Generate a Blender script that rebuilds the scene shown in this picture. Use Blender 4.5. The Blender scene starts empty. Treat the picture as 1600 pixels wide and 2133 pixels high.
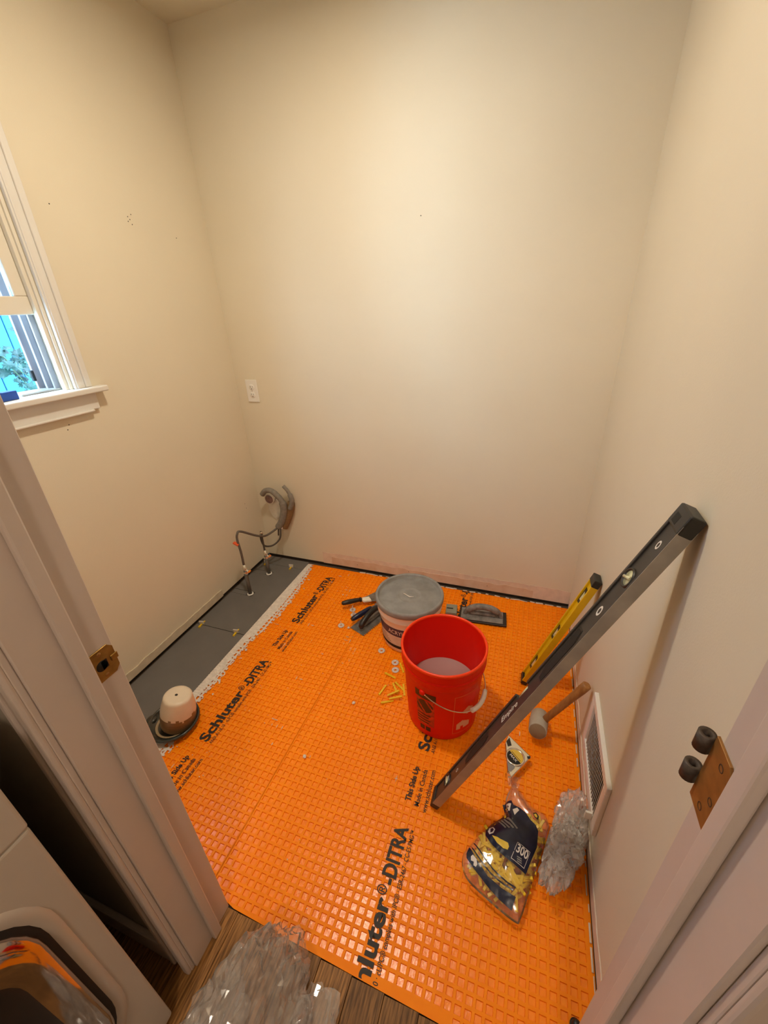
import bpy, bmesh, math, random
from mathutils import Vector, Matrix, noise
random.seed(7)
R = math.radians
scene = bpy.context.scene
COL = scene.collection

# ------------------------------------------------------------------ camera, sky, exposure
W, H = 1.809, 2.441            # room width (x), ceiling height; back wall y=0, camera at y<0
cam_d = bpy.data.cameras.new('camera'); cam = bpy.data.objects.new('camera', cam_d); COL.objects.link(cam)
cam.location = (1.5136, -1.8831, 1.42)
cam.rotation_euler = (R(63.4794), R(2.2208), R(19.2754))
cam_d.sensor_fit = 'VERTICAL'; cam_d.sensor_height = 32.0; cam_d.lens = 32.0 * 852.5876 / 2133
cam_d.clip_start = 0.02
scene.camera = cam
scene.view_settings.view_transform = 'Standard'; scene.view_settings.look = 'None'
scene.view_settings.gamma = 1.0; scene.view_settings.use_curve_mapping = False
scene.view_settings.exposure = 0.0
wd = bpy.data.worlds.new('sky'); scene.world = wd; wd.use_nodes = True
bgn = wd.node_tree.nodes['Background']
bgn.inputs['Color'].default_value = (0.44, 0.73, 1.0, 1); bgn.inputs['Strength'].default_value = 24.0
LAMP_STRENGTH = 418.0; LAMP_COLOR = (1.0, 0.87, 0.68)
scene.cycles.transparent_max_bounces = 40
HALL_FILL_STRENGTH = 54.0; HALL_FILL_COLOR = (1.0, 0.82, 0.66)

# ------------------------------------------------------------------ materials
def nodes(m): return m.node_tree.nodes, m.node_tree.links
def mat(name, color, rough=0.5, metal=0.0, var=0.0, scale=20.0, bump=0.0, bscale=None, color2=None, spec=0.5, coat=0.0, emit=0.0, trans=0.0, rnd=0.0, stretch=None, detail=4.0):
    m = bpy.data.materials.new(name); m.use_nodes = True
    N, L = nodes(m); b = N['Principled BSDF']
    b.inputs['Base Color'].default_value = (*color, 1); b.inputs['Roughness'].default_value = rough
    b.inputs['Metallic'].default_value = metal; b.inputs['Specular IOR Level'].default_value = spec
    b.inputs['Coat Weight'].default_value = coat; b.inputs['Transmission Weight'].default_value = trans
    if emit: b.inputs['Emission Color'].default_value = (*color, 1); b.inputs['Emission Strength'].default_value = emit
    if var or bump or color2:
        tc = N.new('ShaderNodeTexCoord'); src = tc.outputs['Object']
        if stretch:
            mp = N.new('ShaderNodeMapping'); mp.inputs['Scale'].default_value = stretch
            L.new(src, mp.inputs['Vector']); src = mp.outputs['Vector']
        nz = N.new('ShaderNodeTexNoise'); nz.inputs['Scale'].default_value = scale; nz.inputs['Detail'].default_value = detail
        L.new(src, nz.inputs['Vector'])
        if var or color2:
            rp = N.new('ShaderNodeValToRGB')
            c2 = color2 or tuple(max(0, c * (1 - var)) for c in color)
            rp.color_ramp.elements[0].position = 0.35; rp.color_ramp.elements[1].position = 0.68
            rp.color_ramp.elements[0].color = (*c2, 1); rp.color_ramp.elements[1].color = (*color, 1)
            L.new(nz.outputs['Fac'], rp.inputs['Fac']); out = rp.outputs['Color']
            if rnd:
                oi = N.new('ShaderNodeObjectInfo'); hs = N.new('ShaderNodeHueSaturation')
                ma = N.new('ShaderNodeMath'); ma.operation = 'MULTIPLY_ADD'; ma.inputs[1].default_value = rnd; ma.inputs[2].default_value = 1 - rnd / 2
                L.new(oi.outputs['Random'], ma.inputs[0]); L.new(ma.outputs[0], hs.inputs['Value']); L.new(out, hs.inputs['Color']); out = hs.outputs['Color']
            L.new(out, b.inputs['Base Color'])
        if bump:
            nb = nz
            if bscale:
                nb = N.new('ShaderNodeTexNoise'); nb.inputs['Scale'].default_value = bscale; nb.inputs['Detail'].default_value = 3
                L.new(src, nb.inputs['Vector'])
            bp = N.new('ShaderNodeBump'); bp.inputs['Strength'].default_value = bump; bp.inputs['Distance'].default_value = 0.002
            L.new(nb.outputs['Fac'], bp.inputs['Height']); L.new(bp.outputs['Normal'], b.inputs['Normal'])
    return m
def film(name, tint=(1, 1, 1), milky=0.1, gloss=0.12, rough=0.12):
    m = bpy.data.materials.new(name); m.use_nodes = True; N, L = nodes(m); N.remove(N['Principled BSDF'])
    out = N['Material Output']; tr = N.new('ShaderNodeBsdfTransparent'); tr.inputs['Color'].default_value = (*tint, 1)
    df = N.new('ShaderNodeBsdfTranslucent'); df.inputs['Color'].default_value = (1, .95, .91, 1)
    d2 = N.new('ShaderNodeBsdfDiffuse'); d2.inputs['Color'].default_value = (1, .95, .91, 1)
    mm = N.new('ShaderNodeMixShader'); mm.inputs[0].default_value = .8; L.new(df.outputs[0], mm.inputs[1]); L.new(d2.outputs[0], mm.inputs[2])
    a = N.new('ShaderNodeMixShader'); a.inputs[0].default_value = milky; L.new(tr.outputs[0], a.inputs[1]); L.new(mm.outputs[0], a.inputs[2])
    gl = N.new('ShaderNodeBsdfGlossy'); gl.inputs['Roughness'].default_value = rough
    fr = N.new('ShaderNodeFresnel'); fr.inputs['IOR'].default_value = 1.25
    ad = N.new('ShaderNodeMath'); ad.operation = 'ADD'; ad.inputs[1].default_value = gloss; ad.use_clamp = True; L.new(fr.outputs[0], ad.inputs[0])
    x = N.new('ShaderNodeMixShader'); L.new(ad.outputs[0], x.inputs[0]); L.new(a.outputs[0], x.inputs[1]); L.new(gl.outputs[0], x.inputs[2])
    L.new(x.outputs[0], out.inputs['Surface']); return m

M = {}
M['paint'] = mat('cream wall paint', (0.75, 0.675, 0.525), 0.75, var=0.03, scale=3, bump=0.12, bscale=260)
M['paint_r'] = M['paint']
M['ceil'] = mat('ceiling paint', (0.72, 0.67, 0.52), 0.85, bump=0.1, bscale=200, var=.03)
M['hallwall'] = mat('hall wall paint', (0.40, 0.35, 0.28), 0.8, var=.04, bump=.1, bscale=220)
M['trim'] = mat('white trim paint', (0.76, 0.73, 0.68), 0.35, var=0.03, scale=6, bump=.05, bscale=90)
M['jamb'] = mat('lilac white jamb paint', (0.64, 0.545, 0.48), 0.42, var=0.05, scale=7, bump=.06, bscale=120)
M['bare'] = mat('bare drywall paper', (0.62, 0.44, 0.30), 0.9, var=.2, scale=18, color2=(0.70, 0.55, 0.42))
M['oldpaint'] = mat('old pinkish paint', (0.78, 0.64, 0.52), 0.8, var=.12, scale=30, bump=.4, bscale=60)
M['dark'] = mat('dark gap wood', (0.035, 0.025, 0.018), 0.9, var=.4, scale=40)
M['subfloor'] = mat('subfloor plywood', (0.10, 0.07, 0.05), 0.9, var=.3, scale=12)
M['tile'] = mat('grey porcelain tile', (0.150, 0.142, 0.136), 0.45, var=.10, scale=9, bump=.15, bscale=180, color2=(.135, .128, .123))
M['orange'] = mat('orange polyethylene rib', (1.0, 0.275, 0.0), 0.55, var=.12, scale=14, color2=(0.95, 0.235, 0.0), spec=.2)
M['orange_pit'] = mat('orange polyethylene cell', (1.0, 0.275, 0.0), 0.27, var=.10, scale=30, bump=.35, bscale=90, color2=(0.95, 0.235, 0.0), spec=.6)
M['ink'] = mat('black ink', (0.018, 0.012, 0.010), 0.6)
M['mortar'] = mat('white thinset mortar', (0.80, 0.72, 0.66), 0.95, var=.18, scale=60, bump=.6, bscale=150)
M['oak'] = mat('oak floor board', (0.36, 0.17, 0.05), 0.5, spec=.25, scale=16, color2=(0.11, 0.048, 0.012), stretch=(14, 1.0, 1), bump=.15, rnd=.55, detail=6)
M['yellow'] = mat('yellow plastic', (0.85, 0.56, 0.015), 0.35)
M['yellow_lvl'] = mat('yellow enamel', (0.80, 0.50, 0.005), 0.3, var=.1, scale=20)
M['black'] = mat('black plastic', (0.018, 0.017, 0.016), 0.38, var=.2, scale=30)
M['blackmatte'] = mat('matte black recess', (0.006, 0.006, 0.006), 0.7)
M['levelblk'] = mat('charcoal anodised level', (0.045, 0.041, 0.037), 0.4, var=.25, scale=25)
M['alu'] = mat('scratched milled aluminium', (0.40, 0.37, 0.33), 0.45, metal=.35, var=.22, scale=18, bump=.1, bscale=150)
M['steel'] = mat('smeared trowel steel', (0.33, 0.32, 0.31), 0.42, metal=.7, var=.45, scale=30)
M['chrome'] = mat('chrome', (0.80, 0.78, 0.74), 0.12, metal=1.0)
M['brass'] = mat('aged brass', (0.42, 0.25, 0.065), 0.35, metal=.85, var=.35, scale=50)
M['bronze'] = mat('tarnished bronze', (0.36, 0.165, 0.04), 0.5, metal=.35, var=.3, scale=60)
M['iron'] = mat('rusty dark knuckle', (0.10, 0.075, 0.06), 0.6, metal=.5, var=.4, scale=120, bump=.4)
M['white'] = mat('white plastic', (0.82, 0.79, 0.74), 0.35)
M['vent'] = mat('white enamelled sheet', (0.78, 0.73, 0.68), 0.4)
M['dirty'] = mat('dusty grey lid', (0.30, 0.29, 0.28), 0.75, var=.25, scale=22, bump=.25, bscale=120)
M['tub'] = mat('cream white tub plastic', (0.84, 0.76, 0.68), 0.28, coat=.3)
M['navy'] = mat('navy label', (0.035, 0.03, 0.085), 0.4)
M['navy2'] = mat('dark navy print', (0.010, 0.014, 0.045), 0.28, var=.2, scale=40)
M['red'] = mat('orange red bucket plastic', (0.80, 0.010, 0.001), 0.42, spec=.25)
M['redlip'] = mat('bucket lip plastic', (0.92, 0.050, 0.006), 0.3, spec=.4)
M['labeldk'] = mat('dark bucket print', (0.05, 0.012, 0.008), 0.4)
M['labelmid'] = mat('faded bucket print', (0.30, 0.020, 0.010), 0.4, var=.5, scale=60, color2=(.72, .04, .012))
M['labelwh'] = mat('pale bucket print', (0.80, 0.42, 0.26), 0.5)
M['labelln'] = mat('thin pale outline print', (0.85, 0.16, 0.06), 0.5)
M['liquid'] = mat('milky mauve water', (0.40, 0.235, 0.235), 0.45, spec=.2)
M['wood'] = mat('mallet handle wood', (0.42, 0.19, 0.055), 0.45, scale=12, color2=(.28, .115, .03), stretch=(8, 8, 1))
M['rubber'] = mat('grey white rubber', (0.46, 0.42, 0.36), 0.7, var=.12, scale=30, bump=.2, bscale=100)
M['rubberface'] = mat('brown rubber face', (0.30, 0.21, 0.13), 0.75, var=.15, scale=30)
M['floatgrey'] = mat('mortar smeared float', (0.30, 0.275, 0.26), 0.8, var=.5, scale=35, bump=.5, bscale=90, color2=(.13, .12, .12))
M['shim'] = mat('grey green plastic', (0.27, 0.27, 0.22), 0.6, var=.1)
M['foam'] = mat('grey pipe foam', (0.26, 0.235, 0.20), 0.9, var=.2, scale=60, bump=.4, bscale=200)
M['hose'] = mat('grey braided hose', (0.15, 0.135, 0.12), 0.55, metal=.3)
M['hosedk'] = mat('dark hose', (0.07, 0.06, 0.05), 0.6)
M['redtag'] = mat('orange tag', (0.85, 0.12, 0.03), 0.5)
M['stub'] = mat('mauve capped stub', (0.28, 0.16, 0.14), 0.5, var=.4, scale=50)
M['plaster'] = mat('white patching plaster', (0.88, 0.84, 0.74), 0.9, var=.12, scale=30, bump=.5, bscale=60)
M['ledge'] = mat('scuffed paint ledge', (0.66, 0.57, 0.43), 0.85, var=.15, scale=25)
M['plaster2'] = mat('yellowed scuffed paint', (0.62, 0.52, 0.32), 0.85, var=.15, scale=25)
M['copper'] = mat('brown foam sleeve', (0.27, 0.155, 0.065), 0.8, var=.25, scale=40)
M['cream'] = mat('cream glaze', (0.78, 0.66, 0.52), 0.3, var=.06, scale=30, coat=.3)
M['brown'] = mat('brown stoneware glaze', (0.27, 0.165, 0.075), 0.4, var=.3, scale=40, stretch=(1, 1, 5), coat=.2)
M['teal'] = mat('dark teal glaze', (0.022, 0.040, 0.046), 0.2, var=.5, scale=14, coat=.3, color2=(.045, .032, .018))
M['tealrim'] = mat('tan glaze ring', (0.35, 0.25, 0.14), 0.35, coat=.4)
M['appl'] = mat('white appliance enamel', (0.58, 0.52, 0.45), 0.35, bump=.04, bscale=300, var=.02)
M['applblk'] = mat('black door glass', (0.012, 0.011, 0.012), 0.35, coat=0)
M['applring'] = mat('polished door ring', (0.55, 0.52, 0.50), 0.09, metal=1.0, var=.2, scale=20)
M['bluebox'] = mat('blue cardboard', (0.01, 0.06, 0.30), 0.5)
M['fence'] = mat('pale weathered fence board', (0.010, 0.11, 0.24), 0.8, var=.12, scale=8, stretch=(3, 3, .5))
M['leaf'] = mat('vine leaf', (0.006, 0.050, 0.040), 0.5, var=.4, scale=20, rnd=.5)
M['stemm'] = mat('vine stem', (0.06, 0.10, 0.05), 0.7)
M['vinyl'] = mat('white vinyl track', (0.26, 0.25, 0.29), 0.4)
M['sashw'] = mat('cream window sash', (0.78, 0.72, 0.60), 0.4)
M['label_y'] = mat('yellow label', (0.72, 0.50, 0.06), 0.35)
M['print_w'] = mat('white print', (0.75, 0.70, 0.66), 0.5)
M['vial'] = mat('vial fluid', (0.62, 0.60, 0.36), 0.1, coat=.5)
M['ground'] = mat('garden soil', (0.16, 0.18, 0.10), 0.9, var=.4, scale=6)
M['clear'] = film('clear plastic film', milky=.07, gloss=.05)
M['crumple'] = film('crumpled clear bag', milky=.24, gloss=.04, rough=.09)
M['sheet'] = film('thin plastic sheet', milky=.15, gloss=.05, rough=.07)
M['siding'] = mat('grey blue sky blocker siding', (0.22, 0.26, 0.32), 0.8, var=.1, scale=6)
M['clip'] = film('clear plastic clip', milky=.72, gloss=.06, rough=.2)
M['glass'] = film('window glass', milky=0.0, gloss=0.02, rough=0.0)
M['globe'] = mat('lit lamp globe', LAMP_COLOR, 0.4, emit=LAMP_STRENGTH)
M['fill_globe'] = mat('hall fill light globe', HALL_FILL_COLOR, 0.4, emit=HALL_FILL_STRENGTH)

# ------------------------------------------------------------------ mesh helpers
class MB:
    def __init__(s): s.bm = bmesh.new(); s.mi = 0
    def _mark(s, n0):
        s.bm.faces.ensure_lookup_table()
        for f in s.bm.faces[n0:]: f.material_index = s.mi
    def box(s, c, size, bev=0.0, rot=None, seg=1):
        t = bmesh.new(); bmesh.ops.create_cube(t, size=1.0)
        bmesh.ops.scale(t, vec=size, verts=t.verts)
        if bev > 0: bmesh.ops.bevel(t, geom=t.edges[:], offset=bev, segments=seg, affect='EDGES', profile=.5)
        mx = Matrix.Translation(c) @ (rot.to_4x4() if rot is not None else Matrix.Identity(4))
        s.merge(t, mx); return s
    def b2(s, a, b, bev=0.0, seg=1):
        return s.box([(p + q) / 2 for p, q in zip(a, b)], [abs(q - p) for p, q in zip(a, b)], bev, None, seg)
    def merge(s, t, mx=Matrix.Identity(4)):
        t.transform(mx); vs = {}
        for v in t.verts: vs[v] = s.bm.verts.new(v.co)
        for f in t.faces:
            try: nf = s.bm.faces.new([vs[v] for v in f.verts]); nf.material_index = s.mi; nf.smooth = f.smooth
            except ValueError: pass
        t.free()
    def prism(s, poly, z0, z1, mx=Matrix.Identity(4), bev=0.0):
        t = bmesh.new(); a = [t.verts.new((x, y, z0)) for x, y in poly]; b = [t.verts.new((x, y, z1)) for x, y in poly]
        n = len(poly)
        t.faces.new(b); t.faces.new(a[::-1])
        for i in range(n): t.faces.new((a[i], a[(i + 1) % n], b[(i + 1) % n], b[i]))
        bmesh.ops.recalc_face_normals(t, faces=t.faces)
        if bev > 0:
            es = [e for e in t.edges if abs(e.verts[0].co.z - e.verts[1].co.z) < 1e-7 and e.verts[0].co.z > (z0 + z1) / 2]
            bmesh.ops.bevel(t, geom=es, offset=bev, segments=2, affect='EDGES', profile=.5)
        s.merge(t, mx); return s
    def lathe(s, prof, seg=32, mx=Matrix.Identity(4), smooth=True, a0=0.0, a1=2 * math.pi):
        t = bmesh.new(); rings = []; full = abs(a1 - a0 - 2 * math.pi) < 1e-6
        m = seg if full else seg + 1
        for r, z in prof:
            if r < 1e-6: rings.append([t.verts.new((0, 0, z))])
            else: rings.append([t.verts.new((r * math.cos(a0 + (a1 - a0) * i / seg), r * math.sin(a0 + (a1 - a0) * i / seg), z)) for i in range(m)])
        for A, B in zip(rings, rings[1:]):
            for i in range(seg):
                j = (i + 1) % m if full else i + 1
                q = []
                for v in (A[0] if len(A) == 1 else A[i], A[0] if len(A) == 1 else A[j], B[0] if len(B) == 1 else B[j], B[0] if len(B) == 1 else B[i]):
                    if v not in q: q.append(v)
                if len(q) > 2:
                    f = t.faces.new(q); f.smooth = smooth
        s.merge(t, mx); return s
    def tube(s, pts, rad, seg=10, caps=True, smooth=True, flat=1.0):
        pts = [Vector(p) for p in pts]; n = len(pts)
        rad = rad if isinstance(rad, (list, tuple)) else [rad] * n
        t = bmesh.new(); rings = []; up = None
        for i, p in enumerate(pts):
            d = (pts[min(i + 1, n - 1)] - pts[max(i - 1, 0)]).normalized()
            if up is None: up = Vector((0, 0, 1)) if abs(d.z) < .9 else Vector((1, 0, 0))
            a = d.cross(up).normalized(); b = a.cross(d).normalized(); up = b
            rings.append([t.verts.new(p + (a * math.cos(2 * math.pi * k / seg) + b * flat * math.sin(2 * math.pi * k / seg)) * rad[i]) for k in range(seg)])
        for A, B in zip(rings, rings[1:]):
            for k in range(seg):
                f = t.faces.new((A[k], A[(k + 1) % seg], B[(k + 1) % seg], B[k])); f.smooth = smooth
        if caps: t.faces.new(rings[0][::-1]); t.faces.new(rings[-1])
        bmesh.ops.recalc_face_normals(t, faces=t.faces)
        s.merge(t); return s
    def grid(s, fn, nu, nv, keep=None, smooth=True):
        vs = {}
        def V(i, j):
            if (i, j) not in vs: vs[(i, j)] = s.bm.verts.new(fn(i / nu, j / nv))
            return vs[(i, j)]
        for i in range(nu):
            for j in range(nv):
                if keep is None or keep((i + .5) / nu, (j + .5) / nv):
                    f = s.bm.faces.new((V(i, j), V(i + 1, j), V(i + 1, j + 1), V(i, j + 1))); f.smooth = smooth; f.material_index = s.mi
        return s
    def build(s, name, mats, parent=None, loc=(0, 0, 0), rot=(0, 0, 0)):
        me = bpy.data.meshes.new(name); s.bm.to_mesh(me); s.bm.free()
        for m in (mats if isinstance(mats, (list, tuple)) else [mats]): me.materials.append(m)
        return link(name, me, parent, loc, rot)
def link(name, me, parent=None, loc=(0, 0, 0), rot=(0, 0, 0)):
    o = bpy.data.objects.new(name, me); COL.objects.link(o); o.location = loc; o.rotation_euler = rot
    if parent: o.parent = parent
    return o
def tag(o, label, cat, group=None, kind=None):
    o['label'] = label; o['category'] = cat
    if group: o['group'] = group
    if kind: o['kind'] = kind
    return o
def thing(name, label, cat, loc=(0, 0, 0), rot=(0, 0, 0), group=None):
    return tag(link(name, None, None, loc, rot), label, cat, group)
def struct(o, label=None, cat=None):
    o['kind'] = 'structure'
    if label: o['label'] = label; o['category'] = cat
    return o
def bez(P, n=24):     # catmull-rom through points
    P = [Vector(p) for p in P]; Q = [2 * P[0] - P[1]] + P + [2 * P[-1] - P[-2]]; out = []
    for i in range(1, len(Q) - 2):
        for k in range(n):
            t = k / n; a, b, c, d = Q[i - 1:i + 3]
            out.append(.5 * ((2 * b) + (c - a) * t + (2 * a - 5 * b + 4 * c - d) * t * t + (3 * b - a - 3 * c + d) * t ** 3))
    out.append(P[-1]); return out
def text_bm(body, size=1.0, bold=0.0, extrude=0.0, space=1.0):
    cu = bpy.data.curves.new('print', 'FONT'); cu.body = body; cu.size = size; cu.offset = bold; cu.extrude = extrude; cu.space_character = space
    cu.resolution_u = 3
    o = bpy.data.objects.new('print', cu); COL.objects.link(o)
    dg = bpy.context.evaluated_depsgraph_get(); me = bpy.data.meshes.new_from_object(o.evaluated_get(dg))
    bpy.data.objects.remove(o); bpy.data.curves.remove(cu)
    bm = bmesh.new(); bm.from_mesh(me); bpy.data.meshes.remove(me); return bm
def text_fit(body, length, height, bold=0.0, space=1.0):
    bm = text_bm(body, 1.0, bold, 0.0, space); xs = [v.co.x for v in bm.verts]; ys = [v.co.y for v in bm.verts]
    ref = text_bm('H'); rh = max(v.co.y for v in ref.verts); ref.free()
    sx = length / (max(xs) - min(xs)); sy = height / rh; x0 = min(xs)
    for v in bm.verts: v.co.x = (v.co.x - x0) * sx; v.co.y *= sy; v.co.z = 0
    return bm
def clip_x(bm, lo=None, hi=None):
    for val, no in ((lo, (-1, 0, 0)), (hi, (1, 0, 0))):
        if val is not None:
            bmesh.ops.bisect_plane(bm, geom=bm.verts[:] + bm.edges[:] + bm.faces[:], plane_co=(val, 0, 0), plane_no=no, clear_outer=True)
    return bm
def bm_obj(bm, name, m, parent=None, mx=None):
    if mx is not None: bm.transform(mx)
    me = bpy.data.meshes.new(name); bm.to_mesh(me); bm.free(); me.materials.append(m); return link(name, me, parent)
def inpoly(x, y, P):
    c = False; n = len(P)
    for i in range(n):
        x1, y1 = P[i]; x2, y2 = P[(i + 1) % n]
        if (y1 > y) != (y2 > y) and x < (x2 - x1) * (y - y1) / (y2 - y1) + x1: c = not c
    return c

# ================================================================== SETTING
YF = -1.556; YH = -1.676          # room face / hall face of the door wall
DL, DR = 0.900, 1.715             # door opening
# floor slab + tiles + boards
fl = struct(MB().b2((-0.12, -3.75, -0.07), (2.65, 0.12, -0.008)).build('floor', M['subfloor']))
def poly_part(name, poly, z0, z1, m, parent, bev=0.0008):
    cx = sum(p[0] for p in poly) / len(poly); cy = sum(p[1] for p in poly) / len(poly)
    return MB().prism([(x - cx, y - cy) for x, y in poly], z0, z1, bev=bev).build(name, m, parent, (cx, cy, 0))
TX0, TX1 = 0.014, 0.302
g = 0.0012
def rect(x0, x1, y0, y1): return [(x0, y0), (x1, y0), (x1, y1), (x0, y1)]
# far strip, long tile with two pipe slots (cut-outs closed by slips), two more tiles towards the door
poly_part('floor_tile', rect(TX0, TX1, -0.093, -0.012), -.007, .004, M['tile'], fl)
long_tile = [(TX1, -0.096), (TX0, -0.096), (TX0, -0.170), (0.142, -0.170), (0.142, -0.206), (TX0, -0.206),
             (TX0, -0.372), (0.152, -0.372), (0.152, -0.410), (TX0, -0.410), (TX0, -0.678), (TX1, -0.678)]
poly_part('floor_tile', long_tile[::-1], -.007, .004, M['tile'], fl, 0)
for yy, xe in ((-0.188, 0.104), (-0.391, 0.114)):
    poly_part('floor_tile', rect(TX0, xe, yy - .0162, yy + .0162), -.007, .0035, M['tile'], fl)
poly_part('floor_tile', rect(TX0, TX1, -1.262, -0.681), -.007, .004, M['tile'], fl)
poly_part('floor_tile', rect(TX0, TX1, -1.545, -1.265), -.007, .004, M['tile'], fl)
# oak boards in the hall, running out from the doorway
x = 0.02; k = 0
while x < 2.55:
    wdt = 0.083; yb = -1.5575 - (max(x, .9) - .9) * .03 - .001
    yb = min(yb, YF - .0015) if x + wdt > DL + .004 and x < DR - .004 else YH
    cuts = [yb, yb - .75 - .25 * ((k * 37) % 5) / 5, -3.6]
    for a, b in zip(cuts, cuts[1:]):
        x1 = min(x + wdt - .0012, 2.55)
        poly_part('oak_board', rect(x, x1, b + .0008, a - .0008), -.007, .0004 + .0008 * ((k * 13) % 3) / 2, M['oak'], fl)
    x += wdt; k += 1

def wall(name, boxes, m, label=None):
    mb = MB()
    for a, b in boxes: mb.b2(a, b)
    return struct(mb.build(name, m))
ZB = 0.016                        # walls stop just above the floor (baseboards removed)
WY0, WY1, WZ0, WZ1 = -1.46, -0.857, 1.190, 2.06
wl = wall('wall_left', [((-.13, YH, ZB), (0, .13, WZ0)), ((-.13, YH, WZ1), (0, .13, H)), ((-.13, WY1, WZ0), (0, .13, WZ1)), ((-.13, YH, WZ0), (0, WY0, WZ1))], M['paint'])
wb = wall('wall_back', [((0, 0, ZB), (W, .13, H))], M['paint'])
wr = wall('wall_right', [((W, YH, .009), (W + .13, .13, H))], M['paint'])
wf = wall('wall_front', [((0, YH + .004, 0), (DL - .02, YF, H)), ((DR + .02, YH + .004, 0), (W, YF, H)), ((DL - .02, YH + .004, 2.06), (DR + .02, YF, H))], M['paint'])
struct(MB().b2((-.13, YH, H), (W + .13, .13, H + .1)).build('ceiling', M['ceil']))
# dark sole plates seen in the gap under the walls
MB().b2((-.12, YH + .02, -.008), (-.006, .0, .05)).build('sole_plate', M['dark'], wl)
MB().b2((0, .006, -.008), (W, .12, .05)).build('sole_plate', M['dark'], wb)
MB().b2((W + .006, YH + .02, -.008), (W + .12, 0, .05)).build('sole_plate', M['dark'], wr)
# hall shell
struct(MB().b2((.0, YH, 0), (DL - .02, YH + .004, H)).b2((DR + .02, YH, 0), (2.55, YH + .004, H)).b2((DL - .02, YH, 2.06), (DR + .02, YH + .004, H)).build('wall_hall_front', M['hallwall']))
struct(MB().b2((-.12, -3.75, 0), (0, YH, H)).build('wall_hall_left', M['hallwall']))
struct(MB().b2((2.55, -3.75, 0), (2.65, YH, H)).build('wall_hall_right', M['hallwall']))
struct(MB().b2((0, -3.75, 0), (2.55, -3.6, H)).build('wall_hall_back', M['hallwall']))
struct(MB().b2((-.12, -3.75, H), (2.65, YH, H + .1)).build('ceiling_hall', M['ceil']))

# bare bands where the baseboards were
def ragged(mb, axis, c, a0, a1, z0, z1, th, seed, amp=.004, n=90, ends=0.0):
    "strip standing th off a wall, with a ragged top edge; axis 'x' along back wall, 'y' along side walls"
    rr = random.Random(seed); tops = []
    for i in range(n + 1):
        t = i / n; e = min(1, min(t, 1 - t) / .015) if ends else 1
        tops.append(z0 + (z1 - z0) * (1 - ends * (1 - e)) + amp * noise.noise((a0 + (a1 - a0) * t * 1) * Vector((17, 0, 0)) + Vector((seed, 0, 0))) + rr.uniform(-.0008, .0008))
    def P(t, z, d):
        a = a0 + (a1 - a0) * t
        return (a, c - d, z) if axis == 'x' else (c + d, a, z)
    bm = mb.bm
    F = [bm.verts.new(P(i / n, z0, th)) for i in range(n + 1)]; G = [bm.verts.new(P(i / n, tops[i], th)) for i in range(n + 1)]
    Bk = [bm.verts.new(P(i / n, tops[i], 0)) for i in range(n + 1)]; Bb = [bm.verts.new(P(i / n, z0, 0)) for i in range(n + 1)]
    for i in range(n):
        for q in ((F[i], F[i + 1], G[i + 1], G[i]), (G[i], G[i + 1], Bk[i + 1], Bk[i]), (Bb[i], Bb[i + 1], F[i + 1], F[i])): bm.faces.new(q)
    bm.faces.new((F[0], G[0], Bk[0], Bb[0])); bm.faces.new((F[n], Bb[n], Bk[n], G[n]))
    bmesh.ops.recalc_face_normals(bm, faces=bm.faces)
    return mb
ragged(MB(), 'x', 0, .40, W - .002, ZB - .002, .092, .0016, 3, .006).build('old_paint_band', M['oldpaint'], wb)
ragged(MB(), 'x', 0, .46, 1.63, ZB - .001, .066, .0030, 9, .007).build('bare_drywall_band', M['bare'], wb)
ragged(MB(), 'y', 0, -1.54, -.46, ZB - .002, .054, .0055, 5, .005).build('old_paint_band', M['ledge'], wl)
ragged(MB(), 'y', W, -1.55, -.02, .008, .050, -.0025, 12, .010).build('old_paint_band', M['oldpaint'], wr)
# nail and screw holes
def hole(parent, p, axis, r=.0035):
    mb = MB(); rt = {'x': Matrix.Rotation(R(90), 4, 'Y'), 'y': Matrix.Rotation(R(90), 4, 'X')}[axis]
    mb.lathe([(0, .0004), (r * .7, .0006), (r, -.0004)], 8, rt)
    mb.build('nail_hole', M['dark'], parent, p)
for y, z in ((-.415, 1.772), (-.425, 1.755), (-.432, 1.763), (-.435, 1.748), (-.42, 1.74), (-.725, 1.755), (-.205, 1.72), (-.918, 1.098), (-.928, 1.083), (-.13, .43), (-.125, .40)): hole(wl, (0, y, z), 'x', .0024)
for x_, z in ((.06, .47), (.63, .040), (.95, .052), (1.395, .045), (1.02, 1.735)): hole(wb, (x_, -.0035 if z < .1 else 0, z), 'y', .0024)
# crack lines where the baseboard caulk was cut on the back wall
mb = MB()
mb.tube([(x_ / 40, -.0015, .094 + .004 * noise.noise(Vector((x_ * .4, 0, 0)))) for x_ in range(19, 71)], .0011, 5)
mb.build('caulk_line', M['oldpaint'], wb)

# door lining: jambs with stops, head, hall casings
def jamb(name, s, xf):
    o = struct(MB().b2((xf, YF, .0015), (xf - s * .02, YH, 2.06), .0015).build(name, M['jamb']))
    MB().b2((xf, -1.599, .0015), (xf + s * .0125, -1.622, 2.045), .003, 2).build('door_stop', M['jamb'], o)
    return o
jl = jamb('trim_1', 1, DL); jr = jamb('trim_2', -1, DR)
struct(MB().b2((DL, YF, 2.04), (DR, YH, 2.06)).build('trim_3', M['jamb']))
def casing(name, s, xf):
    a = xf - s * .006; mb = MB()
    mb.b2((a, YH, .001), (a - s * .062, YH - .010, 2.12), .002, 2)
    mb.b2((a, YH - .008, .001), (a - s * .020, YH - .019, 2.12), .005, 3)
    mb.b2((a - s * .046, YH - .008, .001), (a - s * .062, YH - .016, 2.12), .004, 3)
    mb.b2((a - s * .026, YH - .008, .001), (a - s * .036, YH - .0135, 2.12), .003, 3)
    return struct(mb.build(name, M['jamb']))
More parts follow.
